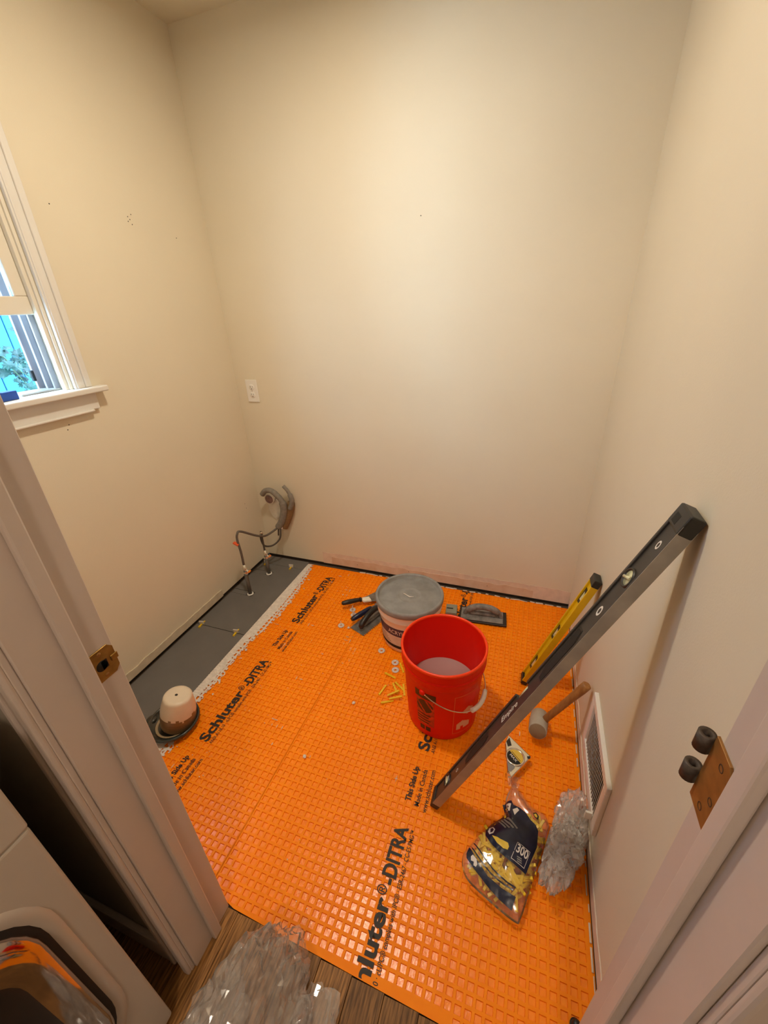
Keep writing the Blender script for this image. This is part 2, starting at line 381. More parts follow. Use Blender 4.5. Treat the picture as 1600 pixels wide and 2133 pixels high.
casing('trim_4', 1, DL); casing('trim_5', -1, DR)
struct(MB().b2((DL - .07, YH - .016, 2.066), (DR + .07, YH, 2.13), .004, 2).build('trim_6', M['jamb']))
# hall baseboard running behind the appliance
struct(MB().b2((.02, YH - .014, .001), (DL - .069, YH, .09), .003, 2).build('baseboard_hall', M['jamb']))

# ------------------------------------------------------------------ window in the left wall
win = struct(link('window_1', None))
def wpart(name, a, b, bev=.002, m='sashw', seg=2, parent=None): return MB().b2(a, b, bev, seg).build(name, M[m], parent or win)
CW = .058
cs = MB()      # casing with stepped profile
cs.b2((0, WY1 + .0, WZ0 + .018), (.012, WY1 + CW, WZ1 + .07), .002, 2).b2((.010, WY1 + .034, WZ0 + .018), (.019, WY1 + CW - .002, WZ1 + .07), .004, 3).b2((.010, WY1 + .006, WZ0 + .018), (.015, WY1 + .012, WZ1 + .07), .002, 2)
cs.build('side_casing', M['trim'], win)
cs = MB(); cs.b2((0, WY0 - CW, WZ0 + .018), (.012, WY0, WZ1 + .07), .002, 2).b2((.010, WY0 - CW + .002, WZ0 + .018), (.019, WY0 - .034, WZ1 + .07), .004, 3)
cs.build('side_casing', M['trim'], win)
wpart('head_casing', (0, WY0 - CW, WZ1), (.019, WY1 + CW, WZ1 + .07), .004, 'trim')
wpart('window_stool', (-.125, WY0 - .012, WZ0 - .002), (-.0005, WY1 + .0, WZ0 + .018), .002, 'trim')
wpart('window_stool', (.0005, WY0 - .095, WZ0 - .002), (.042, WY1 + .098, WZ0 + .018), .005, 'trim', 3)
wpart('apron', (.0005, WY0 - .07, WZ0 - .060), (.014, WY1 + .062, WZ0 - .002), .003, 'trim')
wpart('apron_bead', (.0005, WY0 - .05, WZ0 - .066), (.021, WY1 + .035, WZ0 - .058), .0035, 'trim', 3)
# frame inside the wall opening
wpart('frame_head', (-.125, WY0, WZ1 - .02), (0, WY1, WZ1), .001, 'vinyl')
wpart('frame_stile', (-.125, WY0, WZ0 + .018), (0, WY0 + .02, WZ1 - .02), .001, 'vinyl')
fs = wpart('frame_stile', (-.125, WY1 - .010, WZ0 + .018), (-.002, WY1, WZ1 - .02), .001, 'sashw')
for xx, wd_, dp in ((-.016, .016, .012), (-.052, .008, .018), (-.088, .010, .020), (-.120, .010, .028)):
    MB().b2((xx - wd_ / 2, WY1 - .010 - dp, WZ0 + .018), (xx + wd_ / 2, WY1 - .010, WZ1 - .02), .0015, 2).build('track_rib', M['vinyl'] if xx < -.03 else M['sashw'], fs)
MB().b2((-.124, WY1 - .046, WZ0 + .05), (-.112, WY1 - .036, WZ0 + .085), .002).build('latch', M['blackmatte'], fs)
def sash(name, x0, x1, z0, z1, ya, yb):
    s = struct(link(name, None)); s.parent = win; del s['kind']
    st = .045
    for nm, a, b in (('bottom_rail', (x0, ya, z0), (x1, yb, z0 + .052)), ('top_rail', (x0, ya, z1 - .045), (x1, yb, z1)), ('stile', (x0, ya, z0 + .052), (x1, ya + st, z1 - .045)), ('stile', (x0, yb - st, z0 + .052), (x1, yb, z1 - .045))):
        MB().b2(a, b, .003, 2).build(nm, M['sashw'], s)
    MB().b2(((x0 + x1) / 2 - .002, ya + st, z0 + .052), ((x0 + x1) / 2 + .002, yb - st, z1 - .045)).build('pane', M['glass'], s)
sash('raised_sash', -.047, -.0255, 1.444, 2.035, WY0 + .024, WY1 - .012)
sash('outer_sash', -.083, -.060, 1.60, 2.038, WY0 + .024, WY1 - .012)
MB().b2((-.118, -1.0, WZ0 + .0182), (-.040, -.873, WZ0 + .0245), .002).build('sill_track_cover', M['alu'], win)
# small blue carton on the stool
bx_ = thing('carton', 'small dark blue carton on the white window stool', 'box', (-.018, -1.075, WZ0 + .0185), (0, 0, R(8)))
MB().b2((-.018, -.045, 0), (.018, .045, .026), .001).build('carton_body', M['bluebox'], bx_)
MB().b2((-.017, -.044, .026), (.017, .0, .0268), .0002).build('flap', M['bluebox'], bx_)

# garden side: ground, fence boards, vine, added house that blocks sky light
struct(MB().b2((-6, -4, -.75), (-.13, 5, -.65)).build('ground', M['ground']))
fen = thing('garden_fence', 'pale blue grey vertical board fence outside the open window', 'fence', (-1.9, 0, -.65))
for i in range(30):
    MB().b2((0, -2.2 + i * .145, 0), (.02, -2.2 + i * .145 + .139, 2.30), .003).build('fence_board', M['fence'], fen)
for z in (.4, 1.2, 2.0): MB().b2((-.05, -2.2, z), (0, 2.15, z + .09), .003).build('fence_rail', M['fence'], fen)
hs = thing('sky_blocker_house', 'added grey blue house behind the garden fence, blocking sky light', 'house', (-3.4, 0, -.65))  # added building; keeps blue sky light off the right wall
MB().b2((-3, -3.6, 0), (0, 6, 6.4)).build('blocker_wall', M['siding'], hs)
for i in range(40): MB().b2((0, -3.6, .16 * i), (.02, 6, .16 * i + .15), .004).build('blocker_board', M['siding'], hs)
MB().prism([(-3.3, 6.3), (.35, 6.3), (.35, 6.45), (-1.5, 7.4), (-3.3, 6.45)], -6.2, 3.8, Matrix(((1, 0, 0, 0), (0, 0, -1, 0), (0, 1, 0, 0), (0, 0, 0, 1)))).build('blocker_roof', M['dirty'], hs)
vine = thing('climbing_vine', 'leafy green vine trailing in front of the fence outside the window', 'vine', (-1.35, -.05, -.65))
def leaf_me():
    mb = MB(); pts = [(0, 0), (.018, .004), (.034, -.004), (.030, .014), (.048, .022), (.030, .030), (.030, .048), (.014, .044), (0, .072), (-.014, .044), (-.030, .048), (-.030, .030), (-.048, .022), (-.030, .014), (-.034, -.004), (-.018, .004)]
    c = mb.bm.verts.new((0, .022, .006)); vs = [mb.bm.verts.new((x_, y_, -.25 * abs(x_) * abs(x_) * 20 * .3)) for x_, y_ in pts]
    for i in range(len(vs)): mb.bm.faces.new((c, vs[i], vs[(i + 1) % len(vs)]))
    ex = bmesh.ops.extrude_face_region(mb.bm, geom=mb.bm.faces[:]); bmesh.ops.translate(mb.bm, vec=(0, 0, -.0012), verts=[v for v in ex['geom'] if isinstance(v, bmesh.types.BMVert)])
    me = bpy.data.meshes.new('leaf'); mb.bm.to_mesh(me); mb.bm.free(); me.materials.append(M['leaf']); return me
LM = leaf_me(); rl = random.Random(4)
stems = [[(0, .35, 0), (.03, .25, .8), (0, .10, 1.6), (.02, -.08, 2.10), (.0, -.35, 2.14)], [(0, .30, 0), (.05, .1, 1.0), (.03, -.27, 1.98), (.05, -.22, 1.86), (.06, -.14, 1.77)], [(0, .40, 0), (-.05, .35, 1.2), (-.02, .15, 2.0), (0, .25, 2.5)]]
for st in stems:
    pts = bez(st, 14); MB().tube(pts, .0035, 6).build('stem', M['stemm'], vine)
    for p in pts[22:]:
        for _ in range(2):
            o = link('leaf', LM, vine, p + Vector((rl.uniform(-.04, .04), rl.uniform(-.07, .07), rl.uniform(-.06, .06))), (R(60) + rl.uniform(-.6, .6), rl.uniform(-.5, .5), R(90) + rl.uniform(-.8, .8)))
            o.scale = [rl.uniform(.45, .85)] * 3

# lamps: the room's own, and one added in the hall as fill
lf = thing('ceiling_lamp', 'flat round flush ceiling lamp glowing over the orange floor', 'lamp', (.90, -.88, H))
MB().lathe([(0, 0), (.085, 0), (.085, -.026), (.078, -.029), (.068, -.028), (.0645, -.0265), (.064, -.025), (0, -.025)], 40).build('lamp_housing', M['white'], lf)
MB().lathe([(0, -.0265), (.062, -.0265), (.063, -.0255)], 40).build('diffuser', M['globe'], lf)
hf = thing('ceiling_lamp', 'added fill lamp on the hall ceiling outside the doorway', 'lamp', (1.55, -2.75, H))  # added lamp out of view; fills the jambs and lower room with light
MB().lathe([(0, 0), (.13, 0), (.12, -.02), (.07, -.03), (0, -.03)], 32).build('fill_lamp_base', M['white'], hf)
MB().lathe([(0.03, -.03)] + [(.12 * math.sin(a), -.14 + .12 * math.cos(a)) for a in [R(20 + 16 * i) for i in range(11)]], 32).build('globe', M['fill_globe'], hf)

# ================================================================== ORANGE MEMBRANE
PITCH = 0.0225
def edge_y(x): return -1.5565 - (x - .9) * .03 if DL + .003 < x < DR - .003 else -1.552
def sheet(name, x0, x1, y1, label):
    V, F, MI, idx = [], [], [], {}
    def v(x, y, z):
        y = max(y, edge_y(x)); k = (round(x, 5), round(y, 5), round(z, 5))
        if k not in idx: idx[k] = len(V); V.append((x, y, z))
        return idx[k]
    def quad(a, b, c, d, m):
        if len({a, b, c, d}) == 4: F.append((a, b, c, d)); MI.append(m)
        elif len({a, b, c, d}) == 3:
            u = []
            for i in (a, b, c, d):
                if i not in u: u.append(i)
            F.append(tuple(u)); MI.append(m)
    nx = int((x1 - x0) / PITCH) + 1; ny = int((y1 + 1.60) / PITCH) + 1
    ho, hb, dp = .0079, .0070, -.0032
    for i in range(nx):
        xa = x0 + i * PITCH; xb = min(xa + PITCH, x1)
        if xb - xa < .004: continue
        full = xb - xa > PITCH * .99
        for j in range(ny):
            yb = y1 - j * PITCH; ya = yb - PITCH
            if yb <= edge_y((xa + xb) / 2) + .001: break
            o = [v(xa, ya, 0), v(xb, ya, 0), v(xb, yb, 0), v(xa, yb, 0)]
            if not full or ya < edge_y((xa + xb) / 2): quad(*o, 0); continue
            cx, cy = xa + PITCH / 2, ya + PITCH / 2
            t = [v(cx + a * ho, cy + b * ho, 0) for a, b in ((-1, -1), (1, -1), (1, 1), (-1, 1))]
            w = [v(cx + a * hb, cy + b * hb, dp) for a, b in ((-1, -1), (1, -1), (1, 1), (-1, 1))]
            for q in range(4):
                n = (q + 1) % 4
                quad(o[q], o[n], t[n], t[q], 0); quad(t[q], t[n], w[n], w[q], 0)
            quad(*w, 1)
    me = bpy.data.meshes.new(name); me.from_pydata(V, [], F); me.validate()
    me.materials.append(M['orange']); me.materials.append(M['orange_pit'])
    me.polygons.foreach_set('material_index', MI[:len(me.polygons)])
    root = thing(name, label, 'membrane')
    link('waffle_mat', me, root)
    return root
s1 = sheet('membrane_sheet', .3035, .8235, -.022, 'orange waffle membrane sheet bordering the grey tiles and white mortar strip')
s2 = sheet('membrane_sheet', .8250, 1.8060, -.022, 'orange waffle membrane sheet under the red bucket, reaching the right wall')
MB().b2((.80, -1.55, -.0060), (.85, -.024, -.0036)).build('seam_strip', M['orange'], s1)
def mprint(parent, body, xb, y0, length, height, bold=0.0, space=1.0, lo=None, hi=None):
    bm = text_fit(body, length, height, bold, space)
    if lo is not None or hi is not None: clip_x(bm, None if lo is None else lo - y0, None if hi is None else hi - y0)
    if not bm.verts: bm.free(); return
    bm_obj(bm, 'printed_text', M['ink'], parent, Matrix.Translation((xb, y0, .0004)) @ Matrix.Rotation(R(90), 4, 'Z'))
for parent, xb, ys, lo, hi in ((s1, .514, (-1.194, -.524), None, None), (s2, 1.306, (-1.640, -.978, -.312), -1.566, -.024)):
    for y0 in ys:
        mprint(parent, 'Schluter', xb, y0, .232, .0385, .032, 1.0, lo, hi)
        mprint(parent, '\u00ae', xb - .014, y0 + .236, .022, .026, .008, 1, lo, hi)
        mprint(parent, '-DITRA', xb, y0 + .262, .148, .0385, .032, 1.0, lo, hi)
        mprint(parent, 'ANSI A118.10 \u00b7 cUPC\u00ae complies with IPC\u00ae \u00b7 ESR-2467 \u00b7 CC-ES PMG\u2122', xb + .022, y0, .408, .0125, .012, 1.0, lo, hi)
for parent, xb, ys in ((s1, .492, (-1.372, -.700)), (s2, 1.290, (-1.156, -.490))):
    for y0 in ys:
        mprint(parent, 'This Side Up', xb, y0, .115, .0175, .035)
        mprint(parent, 'Made in Canada', xb + .030, y0 - .006, .120, .0155, .012)
        mprint(parent, 'www.schluter.com', xb + .056, y0 - .018, .138, .0150, .012)

# white mortar squeezed out along the tiles
mo = MB(); X0, X1, Y0, Y1 = .3025, .470, -1.545, -.026
def mz(x, y):
    d = x - X0
    return (x, y, .0012 + .0016 * (.5 + .5 * math.sin(y * 2 * math.pi / .0125 + d * 30)) * max(0, 1 - d / .07) + .0006 * noise.noise(Vector((x * 180, y * 180, 0))))
def mkeep(u, v_):
    x = X0 + u * (X1 - X0); y = Y0 + v_ * (Y1 - Y0); d = x - X0
    wob = noise.noise(Vector((3.1, y * 6, 0))) * .022 + noise.noise(Vector((7, y * 45, x * 20))) * .012
    wide = .060 + .032 * math.exp(-((y + .42) / .22) ** 2) + .045 * math.exp(-((y + 1.26) / .10) ** 2) - .03 * math.exp(-((y + .04) / .1) ** 2) + wob
    if d < wide * .62: return True
    cx = ((x - .3035) / PITCH) % 1 - .5; cy = ((-.022 - y) / PITCH) % 1 - .5
    rib = max(abs(cx), abs(cy)) > .33
    if d < wide: return rib or noise.noise(Vector((x * 90, y * 90, 5))) > .12
    if d < wide + .03: return noise.noise(Vector((x * 60, y * 60, 2))) > .34 + (d - wide) * 9
    return False
mo.grid(lambda u, v_: mz(X0 + u * (X1 - X0), Y0 + v_ * (Y1 - Y0)), 66, 600, mkeep)
mo.build('mortar_strip', M['mortar'])
tag(bpy.data.objects['mortar_strip'], 'white ridged mortar strip squeezed out between grey tiles and orange membrane', 'mortar', kind='stuff')
# dried mortar crosses and smears scattered over the membrane
sm = MB(); rs = random.Random(11)
SP = [(.425, -.55), (.522, -.667), (.479, -.79), (.69, -.829), (.707, -1.026), (.746, -1.098), (.733, -1.061), (.9, -1.125), (.631, -.254), (.702, -.676), (.84, -.602), (.845, -.668), (1.198, -1.107), (1.612, -.801), (1.679, -.79), (.526, -.16), (.60, -.072), (.853, -.604), (.564, -.516), (.509, -.611), (.55, -.10), (.63, -.17), (.80, -.57), (.79, -.53), (.47, -1.30), (.44, -1.33), (.42, -1.36)]
for (px, py) in SP:
    gx = .3035 + (round((px - .3035) / PITCH)) * PITCH; gy = -.022 - round((-.022 - py) / PITCH) * PITCH
    for _ in range(rs.randint(1, 3)):
        a, b = (rs.uniform(.006, .022), rs.uniform(.0012, .0028))
        if rs.random() < .5: a, b = b, a
        sm.box((gx + rs.choice((0, 0, PITCH)), gy + rs.choice((0, 0, -PITCH)), .0010), (a, b, .0010), .0003)
for _ in range(120):
    px, py = rs.uniform(.42, 1.15), rs.uniform(-1.5, -.05)
    if rs.random() < .5: px = rs.uniform(.42, .7)
    sm.box((px, py, .0008), (rs.uniform(.001, .004), rs.uniform(.001, .003), .0009), .0002, Matrix.Rotation(rs.uniform(0, 3), 3, 'Z'))
tag(sm.build('mortar_smears', M['mortar']), 'thin white dried mortar crosses and crumbs dotted over the orange membrane', 'mortar', kind='stuff')
# white caulk flakes along the back edge of the membrane
ck = MB()
for i in range(26):
    px = .66 + i * .044 + rs.uniform(-.01, .01)
    if px < W - .03: ck.box((px, -.022 + rs.uniform(-.002, .002), .0020), (rs.uniform(.012, .05), rs.uniform(.004, .009), .003), .001, Matrix.Rotation(rs.uniform(-.15, .15), 3, 'Z'))
for i in range(30):
    py = -.06 - i * .05
    ck.box((W - .008 + rs.uniform(-.002, .002), py, .0020), (rs.uniform(.002, .005), rs.uniform(.012, .05), .003), .001)
tag(ck.build('caulk_scraps', M['oldpaint']), 'torn pale caulk scraps along the membrane edge by the walls', 'caulk', kind='stuff')
# crumbs
for i, (px, py) in enumerate([(.374, -.761), (.893, -1.131), (.973, -.874), (.778, -.482)]):
    t = bmesh.new(); bmesh.ops.create_icosphere(t, subdivisions=2, radius=.0065)
    for v_ in t.verts: v_.co *= 1 + .35 * noise.noise(v_.co * 190 + Vector((i * 3, 0, 0))); v_.co.z *= .6
    zmin = min(v_.co.z for v_ in t.verts)
    for v_ in t.verts: v_.co.z -= zmin
    o = bm_obj(t, 'mortar_crumb', M['mortar']); o.location = (px, py, .0004)
    tag(o, ['white mortar crumb on the membrane close to the tile edge', 'small white mortar crumb beside the sheet seam', 'tiny white mortar crumb on membrane near the yellow wedges', 'white crumb at the tip of the notched trowel'][i], 'crumb')

# ------------------------------------------------------------------ yellow wedges, clear clips
def wedge_me():
    L_, wd_ = .052, .0075; mb = MB()
    bm = mb.bm; pr = [(-L_ / 2, 0), (L_ / 2, 0), (L_ / 2, .0016), (-L_ / 2, .0078)]
    a = [bm.verts.new((x_, -wd_ / 2, z)) for x_, z in pr]; b = [bm.verts.new((x_, wd_ / 2, z)) for x_, z in pr]
    bm.faces.new(a); bm.faces.new(b[::-1])
    for i in range(4): bm.faces.new((a[i], b[i], b[(i + 1) % 4], a[(i + 1) % 4]))
    bmesh.ops.recalc_face_normals(bm, faces=bm.faces)
    for i in range(7):   # serrations
        x_ = -L_ / 2 + .006 + i * .006; z = .0078 - .0062 * (x_ + L_ / 2) / L_
        mb.box((x_, 0, z), (.0012, wd_ * .9, .0012))
    me = bpy.data.meshes.new('wedge'); bm.to_mesh(me); bm.free(); me.materials.append(M['yellow']); return me
WM = wedge_me()
WG = [(1.043, -.696, 1.098, -.706, 0), (1.071, -.753, 1.056, -.808, 0), (1.094, -.736, 1.128, -.78, 0), (1.101, -.729, 1.15, -.756, 0), (1.136, -.724, 1.160, -.784, 0), (1.076, -.845, 1.126, -.812, 0), (1.152, -.795, 1.105, -.818, .0085), (1.086, -.618, 1.125, -.673, 0), (1.105, -.613, 1.130, -.658, 0), (1.128, -.776, 1.098, -.801, .0085)]
WL = ['yellow plastic wedge lying alone, farthest up from the loose pile toward the tub', 'yellow plastic wedge lying apart on the tile side of the loose pile', 'yellow wedge in the loose pile, its end under the stacked wedges', 'yellow wedge in the loose pile pointing at the bucket', 'yellow wedge lying right against the red bucket wall', 'yellow wedge at the lower edge of the loose pile under another', 'yellow wedge stacked on top of the loose pile by the bucket', 'yellow wedge beside the clear ring clips, under the bucket rim', 'second yellow wedge beside the clear ring clips, tight to the bucket', 'yellow wedge lying across the middle of the loose pile']
for (xa, ya, xb, yb, z), lb in zip(WG, WL):
    o = link('wedge', WM, None, ((xa + xb) / 2, (ya + yb) / 2, z + .0006), (0, 0, math.atan2(yb - ya, xb - xa)))
    tag(o, lb, 'wedge', 'loose yellow wedges by the bucket')
def ring_clip(loc, rz, label, kind):
    t = thing('leveling_clip', label, 'clip', loc, (0, 0, rz), 'loose clear clips on the membrane')
    MB().lathe([(.005, .0), (.016, 0), (.0165, .0015), (.015, .003), (.006, .003), (.005, 0)], 22).build('ring', M['clip'], t)
    if kind: MB().b2((-.0012, -.009, .003), (.0012, .009, .024), .0004).build('tab', M['clip'], t)
    for k in range(4):
        a = k * R(90) + .4; MB().box((.0105 * math.cos(a), .0105 * math.sin(a), .0036), (.009, .0016, .0014), .0003, Matrix.Rotation(a, 3, 'Z')).build('spoke', M['clip'], t)
ring_clip((.986, -.575, .0006), .3, 'clear round plastic clip at the foot of the white tub', 0)
ring_clip((1.068, -.624, .0006), .9, 'clear ring clip between the tub and the wedge pile', 0)
ring_clip((1.082, -.664, .0006), 1.5, 'clear ring clip lying next to a yellow wedge beside bucket', 0)
ring_clip((.735, -.476, .0006), .5, 'clear spoked round clip lying left of the notched trowel', 1)
ring_clip((.744, -.349, .0006), .2, 'clear clip lying under the bucket trowel handle', 1)
ring_clip((.765, -.385, .0006), 1.2, 'clear clip between the bucket trowel and the blue handled trowel', 1)
# clips pinching the tile joints
def joint_clip(loc, rz, label):
    t = thing('joint_clip', label, 'clip', loc, (0, 0, rz), 'tile leveling clips in the grey tile joints')
    link('wedge', WM, t, (0, 0, .0), (0, 0, 0))
    MB().b2((-.0007, -.013, 0), (.0007, .013, .020), .0003).b2((-.0025, -.013, .018), (.0025, .013, .021), .0005).build('clip_frame', M['clip'], t)
for (px, py), lb in zip([(.045, -.6795), (.256, -.6795), (.040, -.0945), (.221, -.0945)], ['yellow wedge clip in the near tile joint close to the wall', 'yellow wedge clip in the near tile joint beside the mortar strip', 'yellow wedge clip in the back tile joint close to the left wall', 'yellow wedge clip in the back tile joint beside the mortar strip']):
    joint_clip((px, py, .0045), R(99), lb)

# ================================================================== WALL FITTINGS
ol = thing('wall_outlet', 'cream duplex outlet with cover plate on the back wall', 'outlet', (.0965, -.0005, 1.05), (R(90), 0, 0))
MB().box((0, 0, .0025), (.070, .115, .005), .002, None, 2).build('cover_plate', M['white'], ol)
for zz in (-.0195, .0195):
    rc = MB().lathe([(0, .0065), (.0155, .0065), (.017, .005)], 24).build('receptacle', M['white'], ol, (0, zz, 0))
    for dx, hh in ((-.006, .009), (.006, .007)): MB().box((dx, .003, .0066), (.0017, hh, .0006)).build('slot', M['blackmatte'], rc)
    MB().lathe([(0, .0069), (.0023, .0069), (.0023, .0062)], 10).build('ground_hole', M['blackmatte'], rc, (0, -.008, 0))
MB().lathe([(0, .0062), (.0022, .0060), (.003, .005)], 10).build('plate_screw', M['chrome'], ol)

def stop_valve(name, x, y, label, ztop):
    t = thing(name, label, 'pipe', (x, y, .0042))
    MB().tube([(0, 0, -.008), (0, 0, ztop)], .0105, 14).build('riser', M['hose'], t)
    MB().lathe([(.011, .003), (.017, .002), (.018, .0)], 18).build('base_ring', M['white'], t)
    v = MB().lathe([(.0105, ztop - .004), (.0145, ztop), (.0145, ztop + .014), (.011, ztop + .018), (.0125, ztop + .020), (.0125, ztop + .038), (.0085, ztop + .042), (.0085, ztop + .060), (.0, ztop + .060)], 14).build('valve_body', M['chrome'], t)
    MB().tube([(0, 0, ztop + .028), (.026, -.006, ztop + .028)], .0055, 8).build('valve_stem', M['chrome'], v)
    MB().tube([(.026, -.006, ztop + .028), (.034, -.008, ztop + .028)], .0125, 10, flat=.55).build('valve_handle', M['chrome'], v)
    return t
v1 = stop_valve('supply_pipe', .133, -.391, 'dark supply riser with chrome stop valve, its hose tagged orange', .135)
v2 = stop_valve('supply_pipe', .123, -.188, 'dark supply riser with chrome stop valve closest to the back corner', .105)
h1 = thing('supply_hose', 'grey braided hose bent over from the orange tagged valve toward corner', 'hose')
MB().tube(bez([(.133, -.391, .198), (.135, -.393, .28), (.128, -.392, .355), (.130, -.385, .387), (.132, -.36, .390), (.135, -.25, .305), (.132, -.17, .258), (.140, -.095, .252), (.150, -.058, .26)], 8), .0062, 8).build('hose', M['hose'], h1)
MB().box((.121, -.400, .335), (.030, .016, .009), .001, Matrix.Rotation(R(25), 3, 'Y')).build('tag', M['redtag'], h1)
h2 = thing('supply_hose', 'dark hose looping down beside the corner valve', 'hose')
MB().tube(bez([(.123, -.188, .168), (.121, -.186, .23), (.117, -.182, .285), (.108, -.178, .272), (.100, -.172, .225), (.108, -.160, .180), (.135, -.120, .165), (.166, -.085, .195), (.168, -.066, .245), (.160, -.056, .272)], 8), .0055, 8).build('hose', M['hosedk'], h2)
MB().tube([(.150, -.058, .255), (.146, -.064, .205)], .0045, 8).build('loose_end', M['hosedk'], h2)
MB().tube([(.117, -.182, .272), (.117, -.182, .290)], .0095, 10).build('ferrule', M['chrome'], h2)
# capped drain stub, patched plaster and grey foam
dr = thing('drain_stub', 'capped mauve drain stub in white plaster on the back wall', 'pipe', (.112, -.002, .436), (R(90), 0, 0))
t = bmesh.new(); bmesh.ops.create_icosphere(t, subdivisions=4, radius=1)
for v_ in t.verts:
    n_ = 1 + .22 * noise.noise(v_.co * 2.3); v_.co = Vector((v_.co.x * .055 * n_ + .006, v_.co.y * .095 * n_ - .055, max(v_.co.z, -.05) * .014))
bm_obj(t, 'plaster_patch', M['plaster'], dr)
MB().lathe([(0, .050), (.0240, .050), (.0265, .047), (.0265, 0)], 22).build('stub', M['stub'], dr)
MB().lathe([(.0265, .046), (.0315, .046), (.0315, .026), (.0265, .026)], 22).build('stub_rim', M['plaster'], dr)
fo = thing('pipe_foam', 'grey foam pipe sleeve arching over the drain stub', 'pipe insulation')
MB().tube(bez([(.082, -.062, .470), (.110, -.064, .497), (.150, -.064, .500), (.190, -.058, .462), (.206, -.052, .415), (.200, -.050, .36), (.178, -.052, .300), (.150, -.055, .258)], 8), [.016] * 30 + [.021] * 27, 12).build('sleeve', M['foam'], fo)
MB().tube(bez([(.222, -.045, .532), (.246, -.043, .50), (.262, -.041, .455), (.258, -.040, .42), (.240, -.038, .385)], 8), [.010] * 12 + [.0145] * 21, 12).build('split_end', M['foam'], fo)
MB().tube(bez([(.246, -.026, .42), (.228, -.026, .36), (.196, -.028, .29), (.176, -.032, .25)], 8), .022, 12).build('inner_sleeve', M['copper'], fo)
MB().tube([(.147, -.056, .262), (.176, -.05, .252)], .010, 10).build('tie', M['white'], fo)

# register grille low on the right wall
vt = thing('wall_register', 'white wall register with open vertical fins near the floor', 'vent', (W, -.998, .228), (R(90), 0, R(-90)))
hw, hh, bd = .150, .107, .028
fr = MB()
for a, b in (((-hw, hh - bd, 0), (hw, hh, .012)), ((-hw, -hh, 0), (hw, -hh + bd, .012)), ((-hw, -hh + bd, 0), (-hw + bd, hh - bd, .012)), ((hw - bd, -hh + bd, 0), (hw, hh - bd, .012))): fr.b2(a, b, .0015)
fr.build('frame', M['vent'], vt)
MB().b2((-hw + bd, -hh + bd, .0002), (hw - bd, hh - bd, .0012)).build('damper', M['black'], vt)
fm = MB().box((0, 0, .0055), (.0012, 2 * (hh - bd), .0165), 0, Matrix.Rotation(R(64), 3, 'Y'))
fme = bpy.data.meshes.new('fin'); fm.bm.to_mesh(fme); fm.bm.free(); fme.materials.append(M['vent'])
for i in range(21): link('fin', fme, vt, (-hw + bd + .0085 + i * (2 * (hw - bd) - .017) / 20, 0, 0))
MB().b2((hw - .036, -hh + .016, .012), (hw - .030, -hh + .046, .030), .001).build('damper_lever', M['white'], vt)

# hinge leaf left on the right jamb, strike plate on the left one
hg = thing('hinge_leaf', 'tarnished bronze hinge leaf with two open knuckles on the door jamb', 'hinge', (DR - .0002, -1.553, 1.006), (0, R(-90), 0))
# local: x up (world z), y world y, z toward the opening (-x)
pl = [(-.0445, -.034), (-.040, -.0365), (.036, -.0365), (.0445, -.028), (.0445, .003), (-.0445, .003)]
MB().prism(pl, 0, .0026, bev=.0005).build('leaf', M['bronze'], hg)
for zc in (.026, -.020):
    kn = MB().lathe([(.0042, -.0105), (.0078, -.0105), (.0078, .0105), (.0042, .0105), (.0042, -.0105)], 18, Matrix.Translation((zc, .0105, .006)) @ Matrix.Rotation(R(90), 4, 'Y'))
    kn.build('knuckle', M['iron'], hg)
for a, b in ((.030, -.020), (-.010, -.027), (-.032, -.018)): MB().lathe([(0, .0004), (.0026, .0004), (.0036, .0031), (.0042, .0028)], 12).build('screw_hole', M['iron'], hg, (a, b, 0))
sp = thing('strike_plate', 'brass strike plate with latch hole on the left door jamb', 'strike plate', (DL + .0002, -1.578, .917), (0, R(90), 0))
# local: x down, y world y, z into opening
out = [(-.029, -.020), (.029, -.020), (.029, .012), (.020, .020), (-.020, .020), (-.029, .012)]
spo = MB(); spo.prism(out, 0, .0016, bev=.0003); spo.build('plate', M['brass'], sp)
MB().lathe([(0, .0019), (.0095, .0019), (.010, .0012)], 20, Matrix.Scale(1.0, 4)).b2((-.008, 0, .0012), (.008, .010, .0019)).build('latch_hole', M['blackmatte'], sp, (.001, -.006, 0))
MB().b2((-.006, .010, .0014), (.006, .0225, .0035), .001).build('lip', M['brass'], sp)
for a in (-.0215, .0215): MB().lathe([(0, .0026), (.0025, .0025), (.0038, .0016)], 12).build('screw', M['bronze'], sp, (a, -.004, 0))

# ================================================================== POT AND SAUCER
sa = thing('saucer', 'dark teal glazed saucer with a raised rim on the floor', 'saucer', (.345, -1.172, .0015))
MB().lathe([(0, .004), (.052, .004), (.060, .010), (.076, .014), (.086, .028), (.090, .031), (.094, .029), (.095, .022), (.082, .006), (.060, .000), (0, 0)], 48).build('dish', M['teal'], sa)
MB().lathe([(.0585, .0105), (.064, .0150), (.068, .0140), (.066, .0105)], 40).build('glaze_ring', M['tealrim'], sa)
MB().lathe([(0, 0), (.018, 0), (.020, .006), (.012, .010), (0, .010)], 16).build('lug', M['teal'], sa, (-.088, -.022, .016))
po = thing('flower_pot', 'upturned cream and brown glazed pot standing in the teal saucer', 'pot', (.358, -1.163, .0150), (R(-8), R(9), 0)); po.scale = (1.07, 1.07, 1.07)
prof = [(.050, .001), (.0575, .0)] + [(.0585 + .003 * math.sin(math.pi * i / 14) - .010 * (i / 14) ** 2, .112 * i / 14) for i in range(1, 15)] + [(.0475, .119), (.044, .124), (.038, .1265), (.030, .1262), (.0, .1255)]
pb = MB(); pb.lathe(prof, 72)
